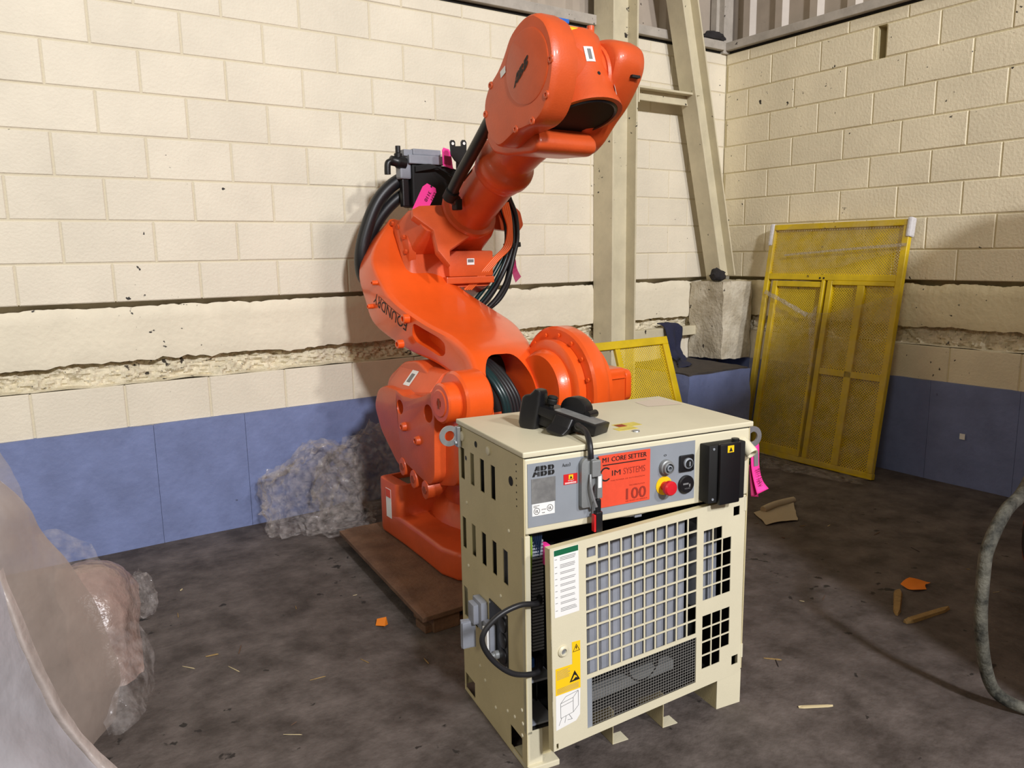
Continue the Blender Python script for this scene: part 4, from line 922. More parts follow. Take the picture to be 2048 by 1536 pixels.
cl('danger_triangle', ([(.1405, V1 - .0018, .862), (.1495, V1 - .0018, .862), (.145, V1 - .0018, .871)], [(0, 1, 2)]), m_ink, cpn)
text('danger_text', 'Danger!', (.136, V1 - .0012, .854), UX, UZ, .018, .0045, m_white, cpn, local=True)
for z in (.8505, .848): fq('danger_line', .126, z, .162, z + .0012, m_white, cpn, .0004, V1 - .001)
# orange sign
sg = fq('orange_sign', .2335, .7605, .4105, .914, m_signor, cab, .0018, V1)
V2 = V1 - .0019
text('sign_lettering', 'M1 CORE SETTER', (.247, V2, .8935), UX, UZ, .150, .0135, m_ink, sg, bold=.0, local=True); text('sign_lettering', 'M1 CORE SETTER', (.2478, V2, .8935), UX, UZ, .150, .0139, m_ink, sg, t=.0007, local=True)
fq('sign_rule', .248, .8835, .396, .8865, m_ink, sg, .0004, V2)
rg = [(.258 + .0195 * math.cos(t), V2 - .0004, .858 + .021 * math.sin(t)) for t in np.linspace(.75, 5.55, 22)] + [(.258 + .0145 * math.cos(t), V2 - .0004, .858 + .0165 * math.sin(t)) for t in np.linspace(5.45, .85, 22)]
cl('sign_letter', (rg, [(i, i + 1, 42 - i, 43 - i) for i in range(21)]), m_ink, sg)
text('sign_lettering', 'IM', (.279, V2, .851), UX, UZ, .029, .0155, m_ink, sg, local=True)
text('faded_lettering', 'SYSTEMS', (.318, V2, .850), UX, UZ, .075, .019, m_redink, sg, local=True)
text('faded_lettering', 'THE POWER OF AUTOMATION', (.274, V2, .835), UX, UZ, .118, .0035, m_redink, sg, local=True)
text('faded_lettering', '100', (.327, V2, .772), UX, UZ, .068, .034, m_redink, sg, local=True); text('faded_lettering', '100', (.329, V2, .772), UX, UZ, .068, .034, m_redink, sg, t=.0008, local=True)
text('faded_lettering', 'TECHNOLOGY', (.338, V2, .8125), UX, UZ, .055, .004, m_redink, sg, local=True)
text('faded_lettering', '100 YEARS OF SERVICE', (.326, V2, .766), UX, UZ, .076, .0035, m_redink, sg, local=True)
# switches
def fc(name, prof, u, z, m, par, n=28): return cl(name, lathe(prof, (u, V1, z), (0, -1, 0), n), m, par, smooth=38)
cn = fc('round_socket', [(.023, 0), (.022, .012), (.018, .014), (.0175, .022), (.014, .023), (.013, .006)], .466, .852, m_alu, cab)
fc('socket_pin', [(.009, .005), (.009, .024), (.006, .025), (.006, .01)], .466, .852, m_pgray, cn)
text('socket_symbol', 'o', (.460, V1, .884), UX, UZ, .010, .006, m_ink, cn, local=True)
ks = cl('key_switch', box((.515, V1 - .012, .829), (.567, V1, .880)), m_alu, cab, local=True) if False else cb('key_switch', (.515, V1 - .009, .829), (.567, V1, .880), m_black, bevel=.005, smooth=40)
fc('key_bezel', [(.0165, .008), (.0165, .014), (.013, .017), (.011, .012)], .542, .855, m_pgray, ks)
fc('key_barrel', [(.011, .01), (.011, .018)], .542, .855, m_blk2, ks)
cl('key_slot', box((.540, V1 - .0195, .848), (.544, V1 - .0185, .862)), m_pgray, ks)
es = fc('emergency_stop', [(.0285, 0), (.0285, .002)], .462, .795, m_yel, cab)
fc('stop_stem', [(.014, 0), (.014, .022)], .463, .794, m_red, es)
fc('stop_button', [(.018, .018), (.0215, .022), (.022, .034), (.018, .039), (.001, .0405)], .463, .794, m_redbtn, es)
mt = fc('hour_counter', [(.028, 0), (.028, .006), (.025, .009), (.001, .009)], .5415, .788, m_black, cab, 36)
cl('counter_window', box((.526, V1 - .0098, .789), (.546, V1 - .0092, .794)), m_greyink, mt); cl('counter_window', box((.548, V1 - .0098, .781), (.553, V1 - .0092, .79)), m_greyink, mt)
text('counter_text', 'HOURS', (.532, V1 - .0095, .775), UX, UZ, .02, .004, m_greyink, mt, local=True)
# interlock latch over the strip
hp = cl('latch_housing', loft([[(u, v, z) for u, z in roundpoly([(.170, .775), (.170, .905), (.182, .918), (.214, .918), (.226, .905), (.226, .85), (.206, .835), (.206, .775)], .008, 3)] for v in (V1, V1 - .018)]), m_alu, cab, bevel=.003, smooth=40)
cb('latch_block', (.196, V1 - .032, .865), (.224, V1 - .018, .912), m_alu, hp, bevel=.003); cb('latch_arm', (.214, V1 - .030, .80), (.231, V1 - .016, .87), m_alu, hp, bevel=.003)
cb('latch_label', (.2155, V1 - .0312, .832), (.2265, V1 - .030, .866), m_white, hp, bevel=0)
cl('latch_lever', tube([(.196, V1 - .022, .872), (.192, V1 - .03, .84), (.199, V1 - .034, .805), (.207, V1 - .036, .78)], .004, 8, 5), m_zinc, hp, smooth=60)
cb('latch_handle', (.205, V1 - .04, .705), (.226, V1 - .02, .765), m_black, hp, bevel=.004); cb('handle_edge', (.199, V1 - .038, .707), (.2052, V1 - .022, .757), m_red, hp, bevel=.002)
cb('handle_stem', (.210, V1 - .034, .757), (.224, V1 - .022, .80), m_black, hp, bevel=.003)
cb('lock_screw', (.2275, V1 - .006, .905), (.234, V1, .911), m_ink, hp, bevel=.001)
# black drive cover, nozzle
bc = cb('black_cover', (.594, -.045, .728), (.733, 0, .908), m_blk2, bevel=.004, smooth=40)
cb('cover_lip', (.626, -.058, .722), (.705, -.043, .912), m_black, bc, bevel=.006, smooth=40); cl('cover_knob', cyl((.70, -.035, .908), (0, 0, 1), .012, .010, 14), m_black, bc)
for z in (.897, .741): cl('cover_screw', cyl((.610, -.045, z), (0, -1, 0), .004, .002, 8), m_pgray, bc)
cl('hazard_sticker', quadbox((.651, -.0585, .884), (1, 0, 0), (0, 0, 1), .024, .021, .0008), m_yel, bc)
cl('hazard_mark', ([(.656, -.0597, .887), (.670, -.0597, .887), (.663, -.0597, .901)], [(0, 1, 2)]), m_ink, bc)
nz = cl('cable_nozzle', lathe([(.020, 0), (.021, .045), (.019, .052), (.015, .052), (.014, .02)], (.758, .0, .892), Vector((.15, -1, -.75)), 24), m_beige, cab, smooth=40)
# interior seen past the open door
cb('dark_liner', (.09, .20, .12), (W_ - .006, .21, .715), m_blk2, bevel=0); cb('dark_liner', (W_ - .012, .02, .12), (W_ - .006, .20, .715), m_blk2, bevel=0); cb('inner_floor', (.10, .03, .119), (W_ - .012, .20, .123), m_blk2, bevel=0); cb('dark_liner', (.092, .12, .12), (.096, .20, .715), m_blk2, bevel=0)  # black sheets added to stand in for the shade inside
cb('inner_rail', (.019, .03, .13), (.024, .18, .71), m_gmod, bevel=0)
dd = cb('wiring_duct', (.048, .058, .335), (.086, .11, .675), m_blk2, bevel=0)
for k in range(34): cb('duct_tooth', (.047, .05, .34 + .01 * k), (.084, .058, .3455 + .01 * k), m_gmod, dd, bevel=0)
cb('pink_tape', (.083, .04, .60), (.105, .075, .66), m_pink, bevel=.006)
cl('inner_wire', tube([(.04, .04, .70), (.036, .03, .66), (.034, .032, .60), (.04, .05, .55)], .0035, 8, 5), m_wirey, cab, smooth=60)
for k in range(6): cl('inner_wire', tube([(.05 + .006 * k, .05, .712), (.045 + .006 * k, .045, .69), (.04 + .005 * k, .06, .665 - .02 * k), (.035, .07, .56 - .04 * k)], .003, 6, 5), m_wireb, cab, smooth=60)
for k in range(3): cb('terminal_block', (.04 + .016 * k, .05, .29), (.052 + .016 * k, .09, .318), m_blueclip if k == 0 else m_black, bevel=.002)
cb('inner_shelf', (.025, .03, .255), (.10, .18, .262), m_gmod, bevel=0); cb('inner_shelf', (.02, .02, .126), (.10, .18, .132), m_gmod, bevel=0)
cl('inner_wire', tube([(.30, .03, .716), (.36, .02, .712), (.42, .02, .716), (.47, .03, .722)], .004, 8, 5), m_white, cab, smooth=60)
cb('wire_clip', (.37, .012, .705), (.395, .03, .72), m_gmod, bevel=.002)
# power inlet on the side
pl = cl('inlet_plate', ([(-.003, .118, .255), (-.003, .118, .432), (-.003, .25, .432), (-.003, .25, .255), (0, .118, .255), (0, .118, .432), (0, .25, .432), (0, .25, .255)], [(0, 1, 2, 3), (4, 7, 6, 5), (0, 4, 5, 1), (1, 5, 6, 2), (2, 6, 7, 3), (3, 7, 4, 0)]), m_black, cab)
for v, z in ((.126, .424), (.126, .263), (.242, .424), (.242, .263)): cl('plate_screw', cyl((-.003, v, z), (-1, 0, 0), .004, .002, 8), m_zinc, pl)
for k in range(3): cl('socket_cap', lathe([(.024, 0), (.024, .003), (.02, .004)], (-.003, .15, .39 - .05 * k), (-1, 0, 0), 18), m_black, pl, smooth=40)
ic = cb('multi_connector', (-.024, .200, .262), (-.003, .252, .365), m_gmod, bevel=.004, smooth=40)
cb('connector_insert', (-.030, .208, .275), (-.023, .244, .35), m_white, ic, bevel=.002)
cl('cable_gland', lathe([(.013, 0), (.013, .016), (.009, .018), (.009, .03)], (-.003, .177, .283), (-1, 0, 0), 14), m_alu, pl, smooth=40)
i2 = cb('multi_connector', (-.024, .266, .322), (0, .335, .412), m_gmod, bevel=.004, smooth=40)
cb('connector_hood', (-.042, .285, .335), (-.022, .332, .40), m_gmod, i2, bevel=.005, smooth=40)
fv, ff = plate_holes(.046, .09, .018, [(.008, .010, .038, .04), (.008, .046, .038, .08)], (-.072, .315, .250), (1, -.2, 0), (0, 0, 1))
fp_ = cl('connector_flap', (fv, ff), m_gmod, i2); cb('flap_back', (-.071, .306, .251), (-.028, .313, .338), m_gmod, fp_ if False else i2, bevel=.003)
cl('cable_loop', tube([(.07, .05, .505), (.035, -.012, .519), (-.03, -.03, .536), (-.091, -.03, .521), (-.136, -.03, .485), (-.142, -.03, .446), (-.108, -.03, .387), (-.049, -.03, .337), (.032, -.012, .313), (.07, .05, .315)], .0078, 12, 8), m_rub, cab, smooth=60)
# things printed on the lid
cl('faded_sticker', quadbox((.36, .083, .9545), (1, .03, 0), (-.03, 1, 0), .07, .035, .0006), m_yel2, lid)
cl('faded_sticker', quadbox((.385, .120, .9545), (1, .03, 0), (-.03, 1, 0), .085, .045, .0005), m_yel2, lid)
cl('faded_print', quadbox((.388, .126, .9551), (1, .03, 0), (-.03, 1, 0), .03, .03, .0004), m_mach, lid)
cl('lid_screw', lathe([(.012, 0), (.011, .003), (.004, .004)], (.402, .058, .9545), (0, 0, 1), 16), m_zinc, lid, smooth=40)
cl('torn_label', ([(.653, .431, .9551), (.768, .445, .9551), (.775, .32, .9551), (.70, .335, .9551), (.647, .345, .9551)], [(0, 4, 3, 2, 1)]), m_fpaper, lid)
# ---------------- door (hinged on the right, standing ajar)
du, dyaw, droll, DW, DH, DZ = .7858, .1062, .0151, .7468, .6015, .1115
Hg = Vector((du, 0, DZ)); da = Vector((-math.cos(dyaw), -math.sin(dyaw), 0)); a2 = da * math.cos(droll) - UZ * math.sin(droll); u2 = UZ * math.cos(droll) + da * math.sin(droll)
DX = -a2; DO = Hg + a2 * DW                       # DX runs left to right along the door, u2 up
DN = DX.cross(u2)                                # faces the viewer
def dp(x, y, d=0): return DO + DX * x + u2 * y + DN * d
hh = []
XS = [.1205, .1625, .2055, .249, .292, .336, .3785, .421, .4635, .507, .5475]
YS = [.5345, .4875, .4395, .390, .3415, .2915, .2435, .195]
for i in range(10):
    for j in range(7): hh.append((XS[i], YS[j + 1], XS[i + 1] - .0052, YS[j] - .0052))
    if i: hh.append((XS[i], .5345 + .001, XS[i + 1] - .0052, .578))
hh.append((.124, .547, .155, .576))
hh.append((.120, .027, .545, .182))
RX = [.570, .6125, .6535]
RY = [.5295, .486, .4385, .39, .342, .296]
for j in range(5):
    for i in range(3):
        if j == 0 and i == 2: continue
        hh.append((RX[i], RY[j + 1], (RX + [.6945])[i + 1] - .0045, RY[j] - .0045))
RB = [.249, .204, .158, .112, .064]
for j in range(4):
    for i in range(3):
        if j == 3 and i == 2: continue
        hh.append((RX[i], RB[j + 1], (RX + [.6945])[i + 1] - .0045, RB[j] - .0045))
hh += [(.698, .546, .7255, .576), (.704, .034, .7325, .066), (.011, .004, .018, .021)]
door = cl('door', plate_holes(DW, DH, .0025, hh, DO, DX, u2), m_beige)
def dbx(name, x0, y0, x1, y1, d0, d1, m, bevel=0):
    V = [dp(x, y, d) for d in (d0, d1) for x, y in ((x0, y0), (x1, y0), (x1, y1), (x0, y1))]
    return cl(name, (V, [(3, 2, 1, 0), (4, 5, 6, 7), (0, 1, 5, 4), (1, 2, 6, 5), (2, 3, 7, 6), (3, 0, 4, 7)]), m, door, bevel=bevel)
dbx('door_edge', 0, 0, .0025, DH, -.022, 0, m_beige2); dbx('door_edge', .0025, DH - .0025, DW, DH, -.022, -.0025, m_beige2); dbx('door_edge', .0025, 0, DW, .0025, -.022, -.0025, m_beige2)
# wire mesh insert
mh = []; nx_, ny_ = 40, 16; cw = .404 / nx_; ch = .150 / ny_
for i in range(nx_):
    for j in range(ny_): mh.append((i * cw + .0013, j * ch + .0013, (i + 1) * cw, (j + 1) * ch))
cl('wire_mesh', plate_holes(.4053, .1513, .0012, mh, dp(.139, .029, -.003), DX, u2), m_mesh, door)
dbx('mesh_frame', .1195, .027, .1395, .182, -.006, -.003, m_pgray)
for y in (.555, .05): cl('hinge_knuckle', cyl(dp(DW + .003, y, -.004), u2, .007, .045, 12), m_beige, door, smooth=40)
lk = cl('lock_bezel', lathe([(.0165, 0), (.0165, .004), (.012, .008), (.009, .008), (.008, .002)], dp(.038, .296), DN, 22), m_beige, door, smooth=40)
cl('lock_barrel', cyl(dp(.038, .296, .001), DN, .008, .003, 14), m_zinc, door)
def dlab(name, x0, y0, x1, y1, m, t=.0006, d=.0001): return cl(name, quadbox(dp(x0, y0, d), DX, u2, x1 - x0, y1 - y0, t), m, door)
dlab('instruction_label', .0135, .400, .0955, .594, m_white); dlab('label_header', .0145, .5775, .0945, .5935, m_green, .0004, .0008)
rr = random.Random(5); V = []; F = []
yy = .570
while yy > .412:
    for k in range(rr.choice((2, 2, 3))):
        b = len(V); x1 = .088 - rr.random() * .008; V += [dp(.0335, yy, .0009), dp(x1, yy, .0009), dp(x1, yy + .0016, .0009), dp(.0335, yy + .0016, .0009)]; F.append((b, b + 1, b + 2, b + 3)); yy -= .0042
    b = len(V); V += [dp(.0165, yy + .009, .0009), dp(.024, yy + .009, .0009), dp(.024, yy + .0106, .0009), dp(.0165, yy + .0106, .0009)]; F.append((b, b + 1, b + 2, b + 3)); yy -= .009
cl('label_print', (V, F), m_greyink, door)
ye = cl('warning_sticker', ([dp(*q) for q in ((.0115, .168, .0006), (.0965, .167, .0006), (.0975, .311, .0006), (.069, .313, .0006), (.069, .247, .0006), (.0125, .249, .0006))], [(0, 1, 2, 3, 4, 5)]), m_yel, door)
def tri(name, cx, cy, s, m, d, hollow=0):
    P = [(cx - s, cy - s * .85), (cx + s, cy - s * .85), (cx, cy + s * .95)]
    if not hollow: return cl(name, ([dp(x, y, d) for x, y in P], [(0, 1, 2)]), m, door)
    k = hollow; c = (cx, cy - s * .25); Q = [(c[0] + (x - c[0]) * k, c[1] + (y - c[1]) * k) for x, y in P]
    return cl(name, ([dp(x, y, d) for x, y in P + Q], [(0, 1, 4, 3), (1, 2, 5, 4), (2, 0, 3, 5)]), m, door)
tri('warning_triangle', .0835, .2925, .0125, m_ink, .0009, .78); cl('warning_bolt', ([dp(*q) for q in ((.082, .297, .001), (.0865, .299, .001), (.084, .2935, .001), (.0868, .2932, .001), (.0815, .285, .001), (.083, .2915, .001), (.0805, .292, .001))], [(0, 1, 2, 3, 4, 5, 6)]), m_ink, door)
tri('static_triangle', .0765, .209, .018, m_ink, .0009); cl('static_hand', ([dp(*q) for q in ((.0655, .198, .0012), (.072, .199, .0012), (.080, .205, .0012), (.0855, .201, .0012), (.082, .2085, .0012), (.075, .2125, .0012), (.071, .206, .0012))], [(0, 1, 2, 3, 4, 5, 6)]), m_yel, door)
V = []; F = []
for k in range(9):
    y = .240 - k * .0032; b = len(V); x1 = .052 + .01 * rr.random(); V += [dp(.016, y, .0009), dp(x1, y, .0009), dp(x1, y + .0010, .0009), dp(.016, y + .0010, .0009)]; F.append((b, b + 1, b + 2, b + 3))
for k in range(6):
    y = .186 - k * .0028; b = len(V); V += [dp(.016, y, .0009), dp(.090, y, .0009), dp(.090, y + .0009, .0009), dp(.016, y + .0009, .0009)]; F.append((b, b + 1, b + 2, b + 3))
cl('sticker_print', (V, F), m_plate, door)
cl('diagram_label', ([dp(*q) for q in ((.0105, .062, .0006), (.080, .070, .0006), (.0935, .085, .0006), (.0955, .165, .0006), (.0115, .168, .0006))], [(0, 1, 2, 3, 4)]), m_white, door)
V = []; F = []
def dline(x0, y0, x1, y1, w_=.0007):
    d = Vector((x1 - x0, y1 - y0, 0)).normalized(); b = len(V)
    for x, y, s in ((x0, y0, -1), (x1, y1, -1), (x1, y1, 1), (x0, y0, 1)): V.append(dp(x - d.y * w_ * s, y + d.x * w_ * s, .0009))
    F.append((b, b + 1, b + 2, b + 3))
for l in ((.027, .14, .07, .145), (.07, .145, .07, .10), (.07, .10, .027, .095), (.027, .095, .027, .14), (.027, .14, .045, .156), (.045, .156, .088, .161), (.088, .161, .07, .145), (.088, .161, .088, .115), (.088, .115, .07, .10), (.027, .13, .07, .135), (.03, .095, .02, .075), (.045, .097, .04, .077), (.055, .098, .066, .08), (.066, .08, .05, .083)): dline(*l)
cl('label_drawing', (V, F), m_greyink, door)
# grey plug-in modules behind the grille
for i in range(10):
    x = XS[i]
    V, F = box((0, 0, 0), (.034, .05, .405)); c0 = dp(x - .002, .150, -.05)
    cl('drive_module', ([c0 + DX * p[0] + u2 * p[2] - DN * p[1] for p in V], F), m_gmod, cab, bevel=.001, seg=1)
for i in range(2):
    V, F = box((0, 0, 0), (.036, .05, .285)); c0 = dp(.607 + .047 * i, .235, -.06)
    cl('drive_module', ([c0 + DX * p[0] + u2 * p[2] - DN * p[1] for p in V], F), m_gmod, cab, bevel=.001, seg=1)
V, F = box((0, 0, 0), (.13, .02, .03)); c0 = dp(.17, .145, -.07); cl('terminal_strip', ([c0 + DX * p[0] + u2 * p[2] - DN * p[1] for p in V], F), m_white, cab)
V, F = box((0, 0, 0), (.38, .03, .03)); c0 = dp(.145, .045, -.08); cl('terminal_strip', ([c0 + DX * p[0] + u2 * p[2] - DN * p[1] for p in V], F), m_alu, cab)
cl('fan_ring', lathe([(.06, 0), (.066, 0), (.066, .01), (.06, .01)], dp(.40, .11, -.09), DN, 28, closed=True), m_black, cab, smooth=40)

# ------------------------------------------------------------ teach pendant lying on the lid
def cw(u, v, z): return Vector(CO) + Vector((math.cos(CT), math.sin(CT), 0)) * u + Vector((-math.sin(CT), math.cos(CT), 0)) * v + Vector((0, 0, z))
ten = thing('teach_pendant', 'black robot teach pendant lying on top of the cabinet with its cord', 'pendant', tuple(cw(.21, .17, .9545)))
A_ = cw(.155, .228, 1.030); B_ = cw(.256, .044, .990)
px_ = (B_ - A_).normalized(); hor = Vector((px_.y, -px_.x, 0)).normalized() * -1
if hor.dot(Vector((.8, .6, 0))) < 0: hor = -hor
pv = (hor - Vector((0, 0, .06))).normalized(); pv = (pv - px_ * pv.dot(px_)).normalized(); pn = px_.cross(pv)
if pn.z < 0: pn = -pn
Lp = (B_ - A_).length
def tp(x, y, d=0): return A_ + px_ * x + pv * y + pn * d
def tbx(name, prof, d0, d1, m, par=ten, bevel=.004): return mk(name, loft([[tp(x, y, d) for x, y in prof] for d in (d0, d1)]), m, par, bevel=bevel, smooth=40)
def rbox(name, x0, y0, x1, y1, d0, d1, m, par=ten, bevel=.004, r=.012): return tbx(name, roundpoly([(x0, y0), (x1, y0), (x1, y1), (x0, y1)], r, 3), d0, d1, m, par, bevel)
bd = mk('body', loft([[tp(x, y, d) for y, d in ((0, -k), (.08, -k), (.085, 0), (0, 0))] for x, k in ((0, .026), (.06, .030), (.11, .042), (.17, .038), (Lp, .032))]), m_black, ten, bevel=.004, smooth=40)
rbox('screen', .06, .010, Lp - .010, .076, .0, .0012, m_plate, bd, 0, .004)
mk('front_grip', loft([[tp(x, y, d) for x, y in roundpoly([(x0, y0), (x1, y0), (x1, .035), (x0, .035)], .010, 3)] for d, x0, x1, y0 in ((-.004, .075, .140, -.010), (-.03, .075, .140, -.022), (-.046, .072, .138, -.046), (-.056, .078, .130, -.042))]), m_black, bd, bevel=.004, smooth=40)
mk('rear_grip', loft([[tp(x, y, d) for x, y in roundpoly([(x0, -.006), (x1, -.006), (x1, y1), (x0, y1)], .016, 3)] for d, x0, x1, y1 in ((-.082, -.045, .012, .06), (-.07, -.052, .016, .07), (-.03, -.055, .016, .075), (.008, -.055, .014, .07), (.018, -.048, .013, .06), (.026, -.030, .012, .05), (.038, -.020, .012, .045), (.046, -.014, .008, .04))]), m_black, bd, bevel=.003, smooth=40)
mk('grip_underside', loft([[tp(x, y, d) for x, y in roundpoly([(-.01, .01), (.085, .01), (.085, .07), (-.01, .07)], .02, 3)] for d in (-.060, -.02)]), m_black, bd, bevel=.006, smooth=40)
mk('stop_knob', lathe([(.008, 0), (.008, .008), (.015, .010), (.0165, .022), (.014, .026), (.0165, .03), (.012, .034)], tp(.034, .035), pn, 16), m_blk2, bd, smooth=35)
hb = [(.050 + .046 * (1 - math.cos(t)), .044 * math.sin(t) ** .8) for t in np.linspace(0, math.pi, 14)]
mk('hand_guard', loft([[tp(x, y, d) for x, d in hb] for y in (.060, .105)]), m_black, bd, bevel=.004, smooth=40)
mk('guard_hinge', lathe([(.012, 0), (.012, .05)], tp(.146, .060, .004), pv, 12), m_black, bd, smooth=40)
mk('cord', tube([tp(.160, .006, -.02), tp(.166, -.020, -.012), cw(.214, .045, .985), cw(.208, .015, .978), cw(.199, -.014, .958), cw(.196, -.024, .935), cw(.197, -.024, .918)], .0085, 12, 7), m_rub, ten, smooth=60)
mk('cord_sleeve', lathe([(.013, 0), (.011, .03)], tp(.160, .008, -.022), (tp(.166, -.020, -.012) - tp(.160, .006, -.02)), 12), m_black, ten, smooth=40)

# pink tag on the cabinet's right lug
tg = thing('lot_tag', "pink lot tag hanging at the cabinet's top right corner", 'tag', tuple(cw(.85, .03, .69)))
def tagsurf(rows, name, m):
    o = mk(name, grid_surface([[tuple(cw(*q)) for q in r] for r in rows], 3, 5), m, tg, smooth=60); s = o.modifiers.new('s', 'SOLIDIFY'); s.thickness = .0015; return o
tagsurf([[(.834, .03, .878), (.848, .03, .880)], [(.824, .03, .862), (.856, .03, .860)], [(.826, .03, .80), (.860, .03, .795)], [(.834, .025, .75), (.872, .025, .745)], [(.842, .015, .705), (.890, .015, .717)]], 'card', m_pink)
tagsurf([[(.824, .036, .80), (.838, .036, .80)], [(.828, .032, .74), (.85, .032, .74)], [(.828, .026, .697), (.86, .026, .69)]], 'card_back', m_pinkd)
mk('print_block', quadbox(cw(.833, .0275, .845), cw(.06, .0, -.9) - cw(0, 0, 0), cw(.9, 0, .06) - cw(0, 0, 0), .05, .018, .001), m_greyink, tg)
text('handwriting', '4917 NAV', cw(.838, .021, .79), cw(.14, -.06, -.9) - cw(0, 0, 0), cw(.9, 0, .14) - cw(0, 0, 0), .062, .016, m_ink, tg, t=.004)

# ------------------------------------------------------------ plastic sheets, hose, litter
hp_ = thing('clear_film_heap', 'crumpled heap of clear plastic film behind the robot base at the back wall', 'film', (-3.45, -.3, 0))
def crumple(c, r, seed, sub=5, amp=.3, sharp=.16, zcut=0, parent=None, m=None, name='crumpled_film', sm=25):
    bm = bmesh.new(); bmesh.ops.create_icosphere(bm, subdivisions=sub, radius=1); V = []
    for v in bm.verts:
        d = v.co.normalized(); k = 1 + amp * mnoise.noise(d * 1.6 + Vector((seed, 0, 0)))
        for q, a in ((3, sharp), (6, sharp * .6), (12, sharp * .35), (22, sharp * .2)):
            k += a * (1 - 2 * abs(mnoise.noise(d * q + Vector((seed, q, 0)))))
        p = Vector((c[0] + d.x * r[0] * k, c[1] + d.y * r[1] * k, c[2] + d.z * r[2] * k)); p.z = max(p.z, zcut + .002 + .004 * random.random()); p.y = min(p.y, -.012); V.append(p)
    bm.verts.index_update(); F = [tuple(v.index for v in f.verts) for f in bm.faces]; bm.free()
    return mk(name, (V, F), m or m_film, parent, smooth=sm)
crumple((-3.53, -.21, .12), (.27, .15, .27), 3, parent=hp_)
crumple((-3.17, -.17, .15), (.26, .13, .27), 7, parent=hp_)
crumple((-3.44, -.36, .04), (.16, .12, .07), 12, 4, parent=hp_)
# milky sheet draped over something left of the frame
ps = thing('plastic_sheet', 'big milky plastic sheet draped down at the left edge of the picture', 'sheet', (-5.2, -1.8, 0))
def sheet(name, rows, m, noise=.012, sc=6, seed=1, ku=8, kv=8): return mk(name, grid_surface(rows, ku, kv, noise, sc, seed), m, ps, smooth=60)
sheet('front_sheet', [[(-5.55, -1.75, 1.05), (-5.25, -1.80, 1.00), (-5.06, -1.82, .86), (-4.985, -1.86, .66)], [(-5.5, -1.95, .75), (-5.2, -2.0, .72), (-5.04, -2.0, .62), (-4.96, -1.90, .50)], [(-5.4, -2.1, .4), (-5.18, -2.12, .40), (-5.03, -2.06, .36), (-4.91, -1.90, .29)], [(-5.35, -2.2, .15), (-5.12, -2.2, .17), (-4.97, -2.1, .16), (-4.845, -1.92, .115)], [(-5.3, -2.26, .004), (-5.05, -2.25, .004), (-4.88, -2.14, .004), (-4.775, -1.95, .004)]], m_sheet, .012, 5, 2)
sheet('front_sheet_rim', [[(-4.995, -1.84, .66), (-4.975, -1.85, .66), (-4.962, -1.83, .663)], [(-4.97, -1.88, .50), (-4.95, -1.89, .50), (-4.936, -1.865, .505)], [(-4.92, -1.88, .29), (-4.90, -1.89, .29), (-4.885, -1.865, .295)], [(-4.855, -1.90, .115), (-4.835, -1.91, .115), (-4.822, -1.885, .118)], [(-4.785, -1.94, .01), (-4.765, -1.94, .01), (-4.75, -1.92, .01)]], m_rim, .006, 9, 5)
sheet('second_sheet', [[(-5.3, -1.5, 1.0), (-5.05, -1.52, .95), (-4.955, -1.56, .845)], [(-5.25, -1.6, .85), (-5.0, -1.6, .82), (-4.895, -1.58, .755)], [(-5.2, -1.7, .7), (-4.98, -1.68, .68), (-4.86, -1.58, .645)], [(-5.15, -1.74, .5), (-4.95, -1.72, .5), (-4.80, -1.58, .54)], [(-5.1, -1.78, .3), (-4.92, -1.75, .33), (-4.73, -1.58, .36)], [(-5.05, -1.8, .1), (-4.88, -1.76, .12), (-4.695, -1.6, .17)], [(-5.0, -1.85, .006), (-4.85, -1.80, .006), (-4.72, -1.62, .006)]], m_sheet2, .012, 5, 8)
sheet('back_sheet', [[(-5.3, -1.25, 1.1), (-5.05, -1.28, 1.0), (-4.945, -1.3, .875)], [(-5.25, -1.3, .9), (-5.0, -1.3, .85), (-4.915, -1.3, .79)], [(-5.2, -1.35, .7), (-4.98, -1.33, .68), (-4.885, -1.3, .66)], [(-5.1, -1.4, .4), (-4.98, -1.35, .4), (-4.89, -1.3, .45)], [(-5.05, -1.4, .01), (-4.96, -1.35, .01), (-4.90, -1.3, .01)]], m_sheet3, .012, 6, 4)
cr = thing('plastic_bag', 'pinkish crumpled plastic bundle lying beside the milky sheet', 'plastic', (-4.68, -1.25, 0))
def bag(name, rows, m, noise, sc, seed): return mk(name, grid_surface(rows, 8, 8, noise, sc, seed), m, cr, smooth=45)
bag('bundle', [[(-4.80, -1.02, .30), (-4.72, -1.0, .33), (-4.62, -1.0, .31), (-4.585, -1.0, .25)], [(-4.82, -1.12, .38), (-4.73, -1.14, .38), (-4.62, -1.14, .34), (-4.565, -1.12, .22)], [(-4.84, -1.22, .38), (-4.74, -1.28, .34), (-4.64, -1.28, .28), (-4.575, -1.22, .14)], [(-4.82, -1.3, .25), (-4.74, -1.36, .2), (-4.65, -1.36, .15), (-4.585, -1.3, .06)], [(-4.8, -1.36, .01), (-4.74, -1.42, .01), (-4.66, -1.42, .01), (-4.60, -1.36, .01)]], m_clump, .018, 9, 6)
bag('clear_skirt', [[(-4.80, -1.4, .26), (-4.70, -1.44, .24), (-4.60, -1.34, .20)], [(-4.78, -1.52, .18), (-4.68, -1.54, .16), (-4.565, -1.38, .12)], [(-4.77, -1.62, .09), (-4.67, -1.62, .08), (-4.56, -1.42, .05)], [(-4.76, -1.70, .004), (-4.68, -1.70, .004), (-4.585, -1.5, .004)]], m_film, .016, 11, 9)
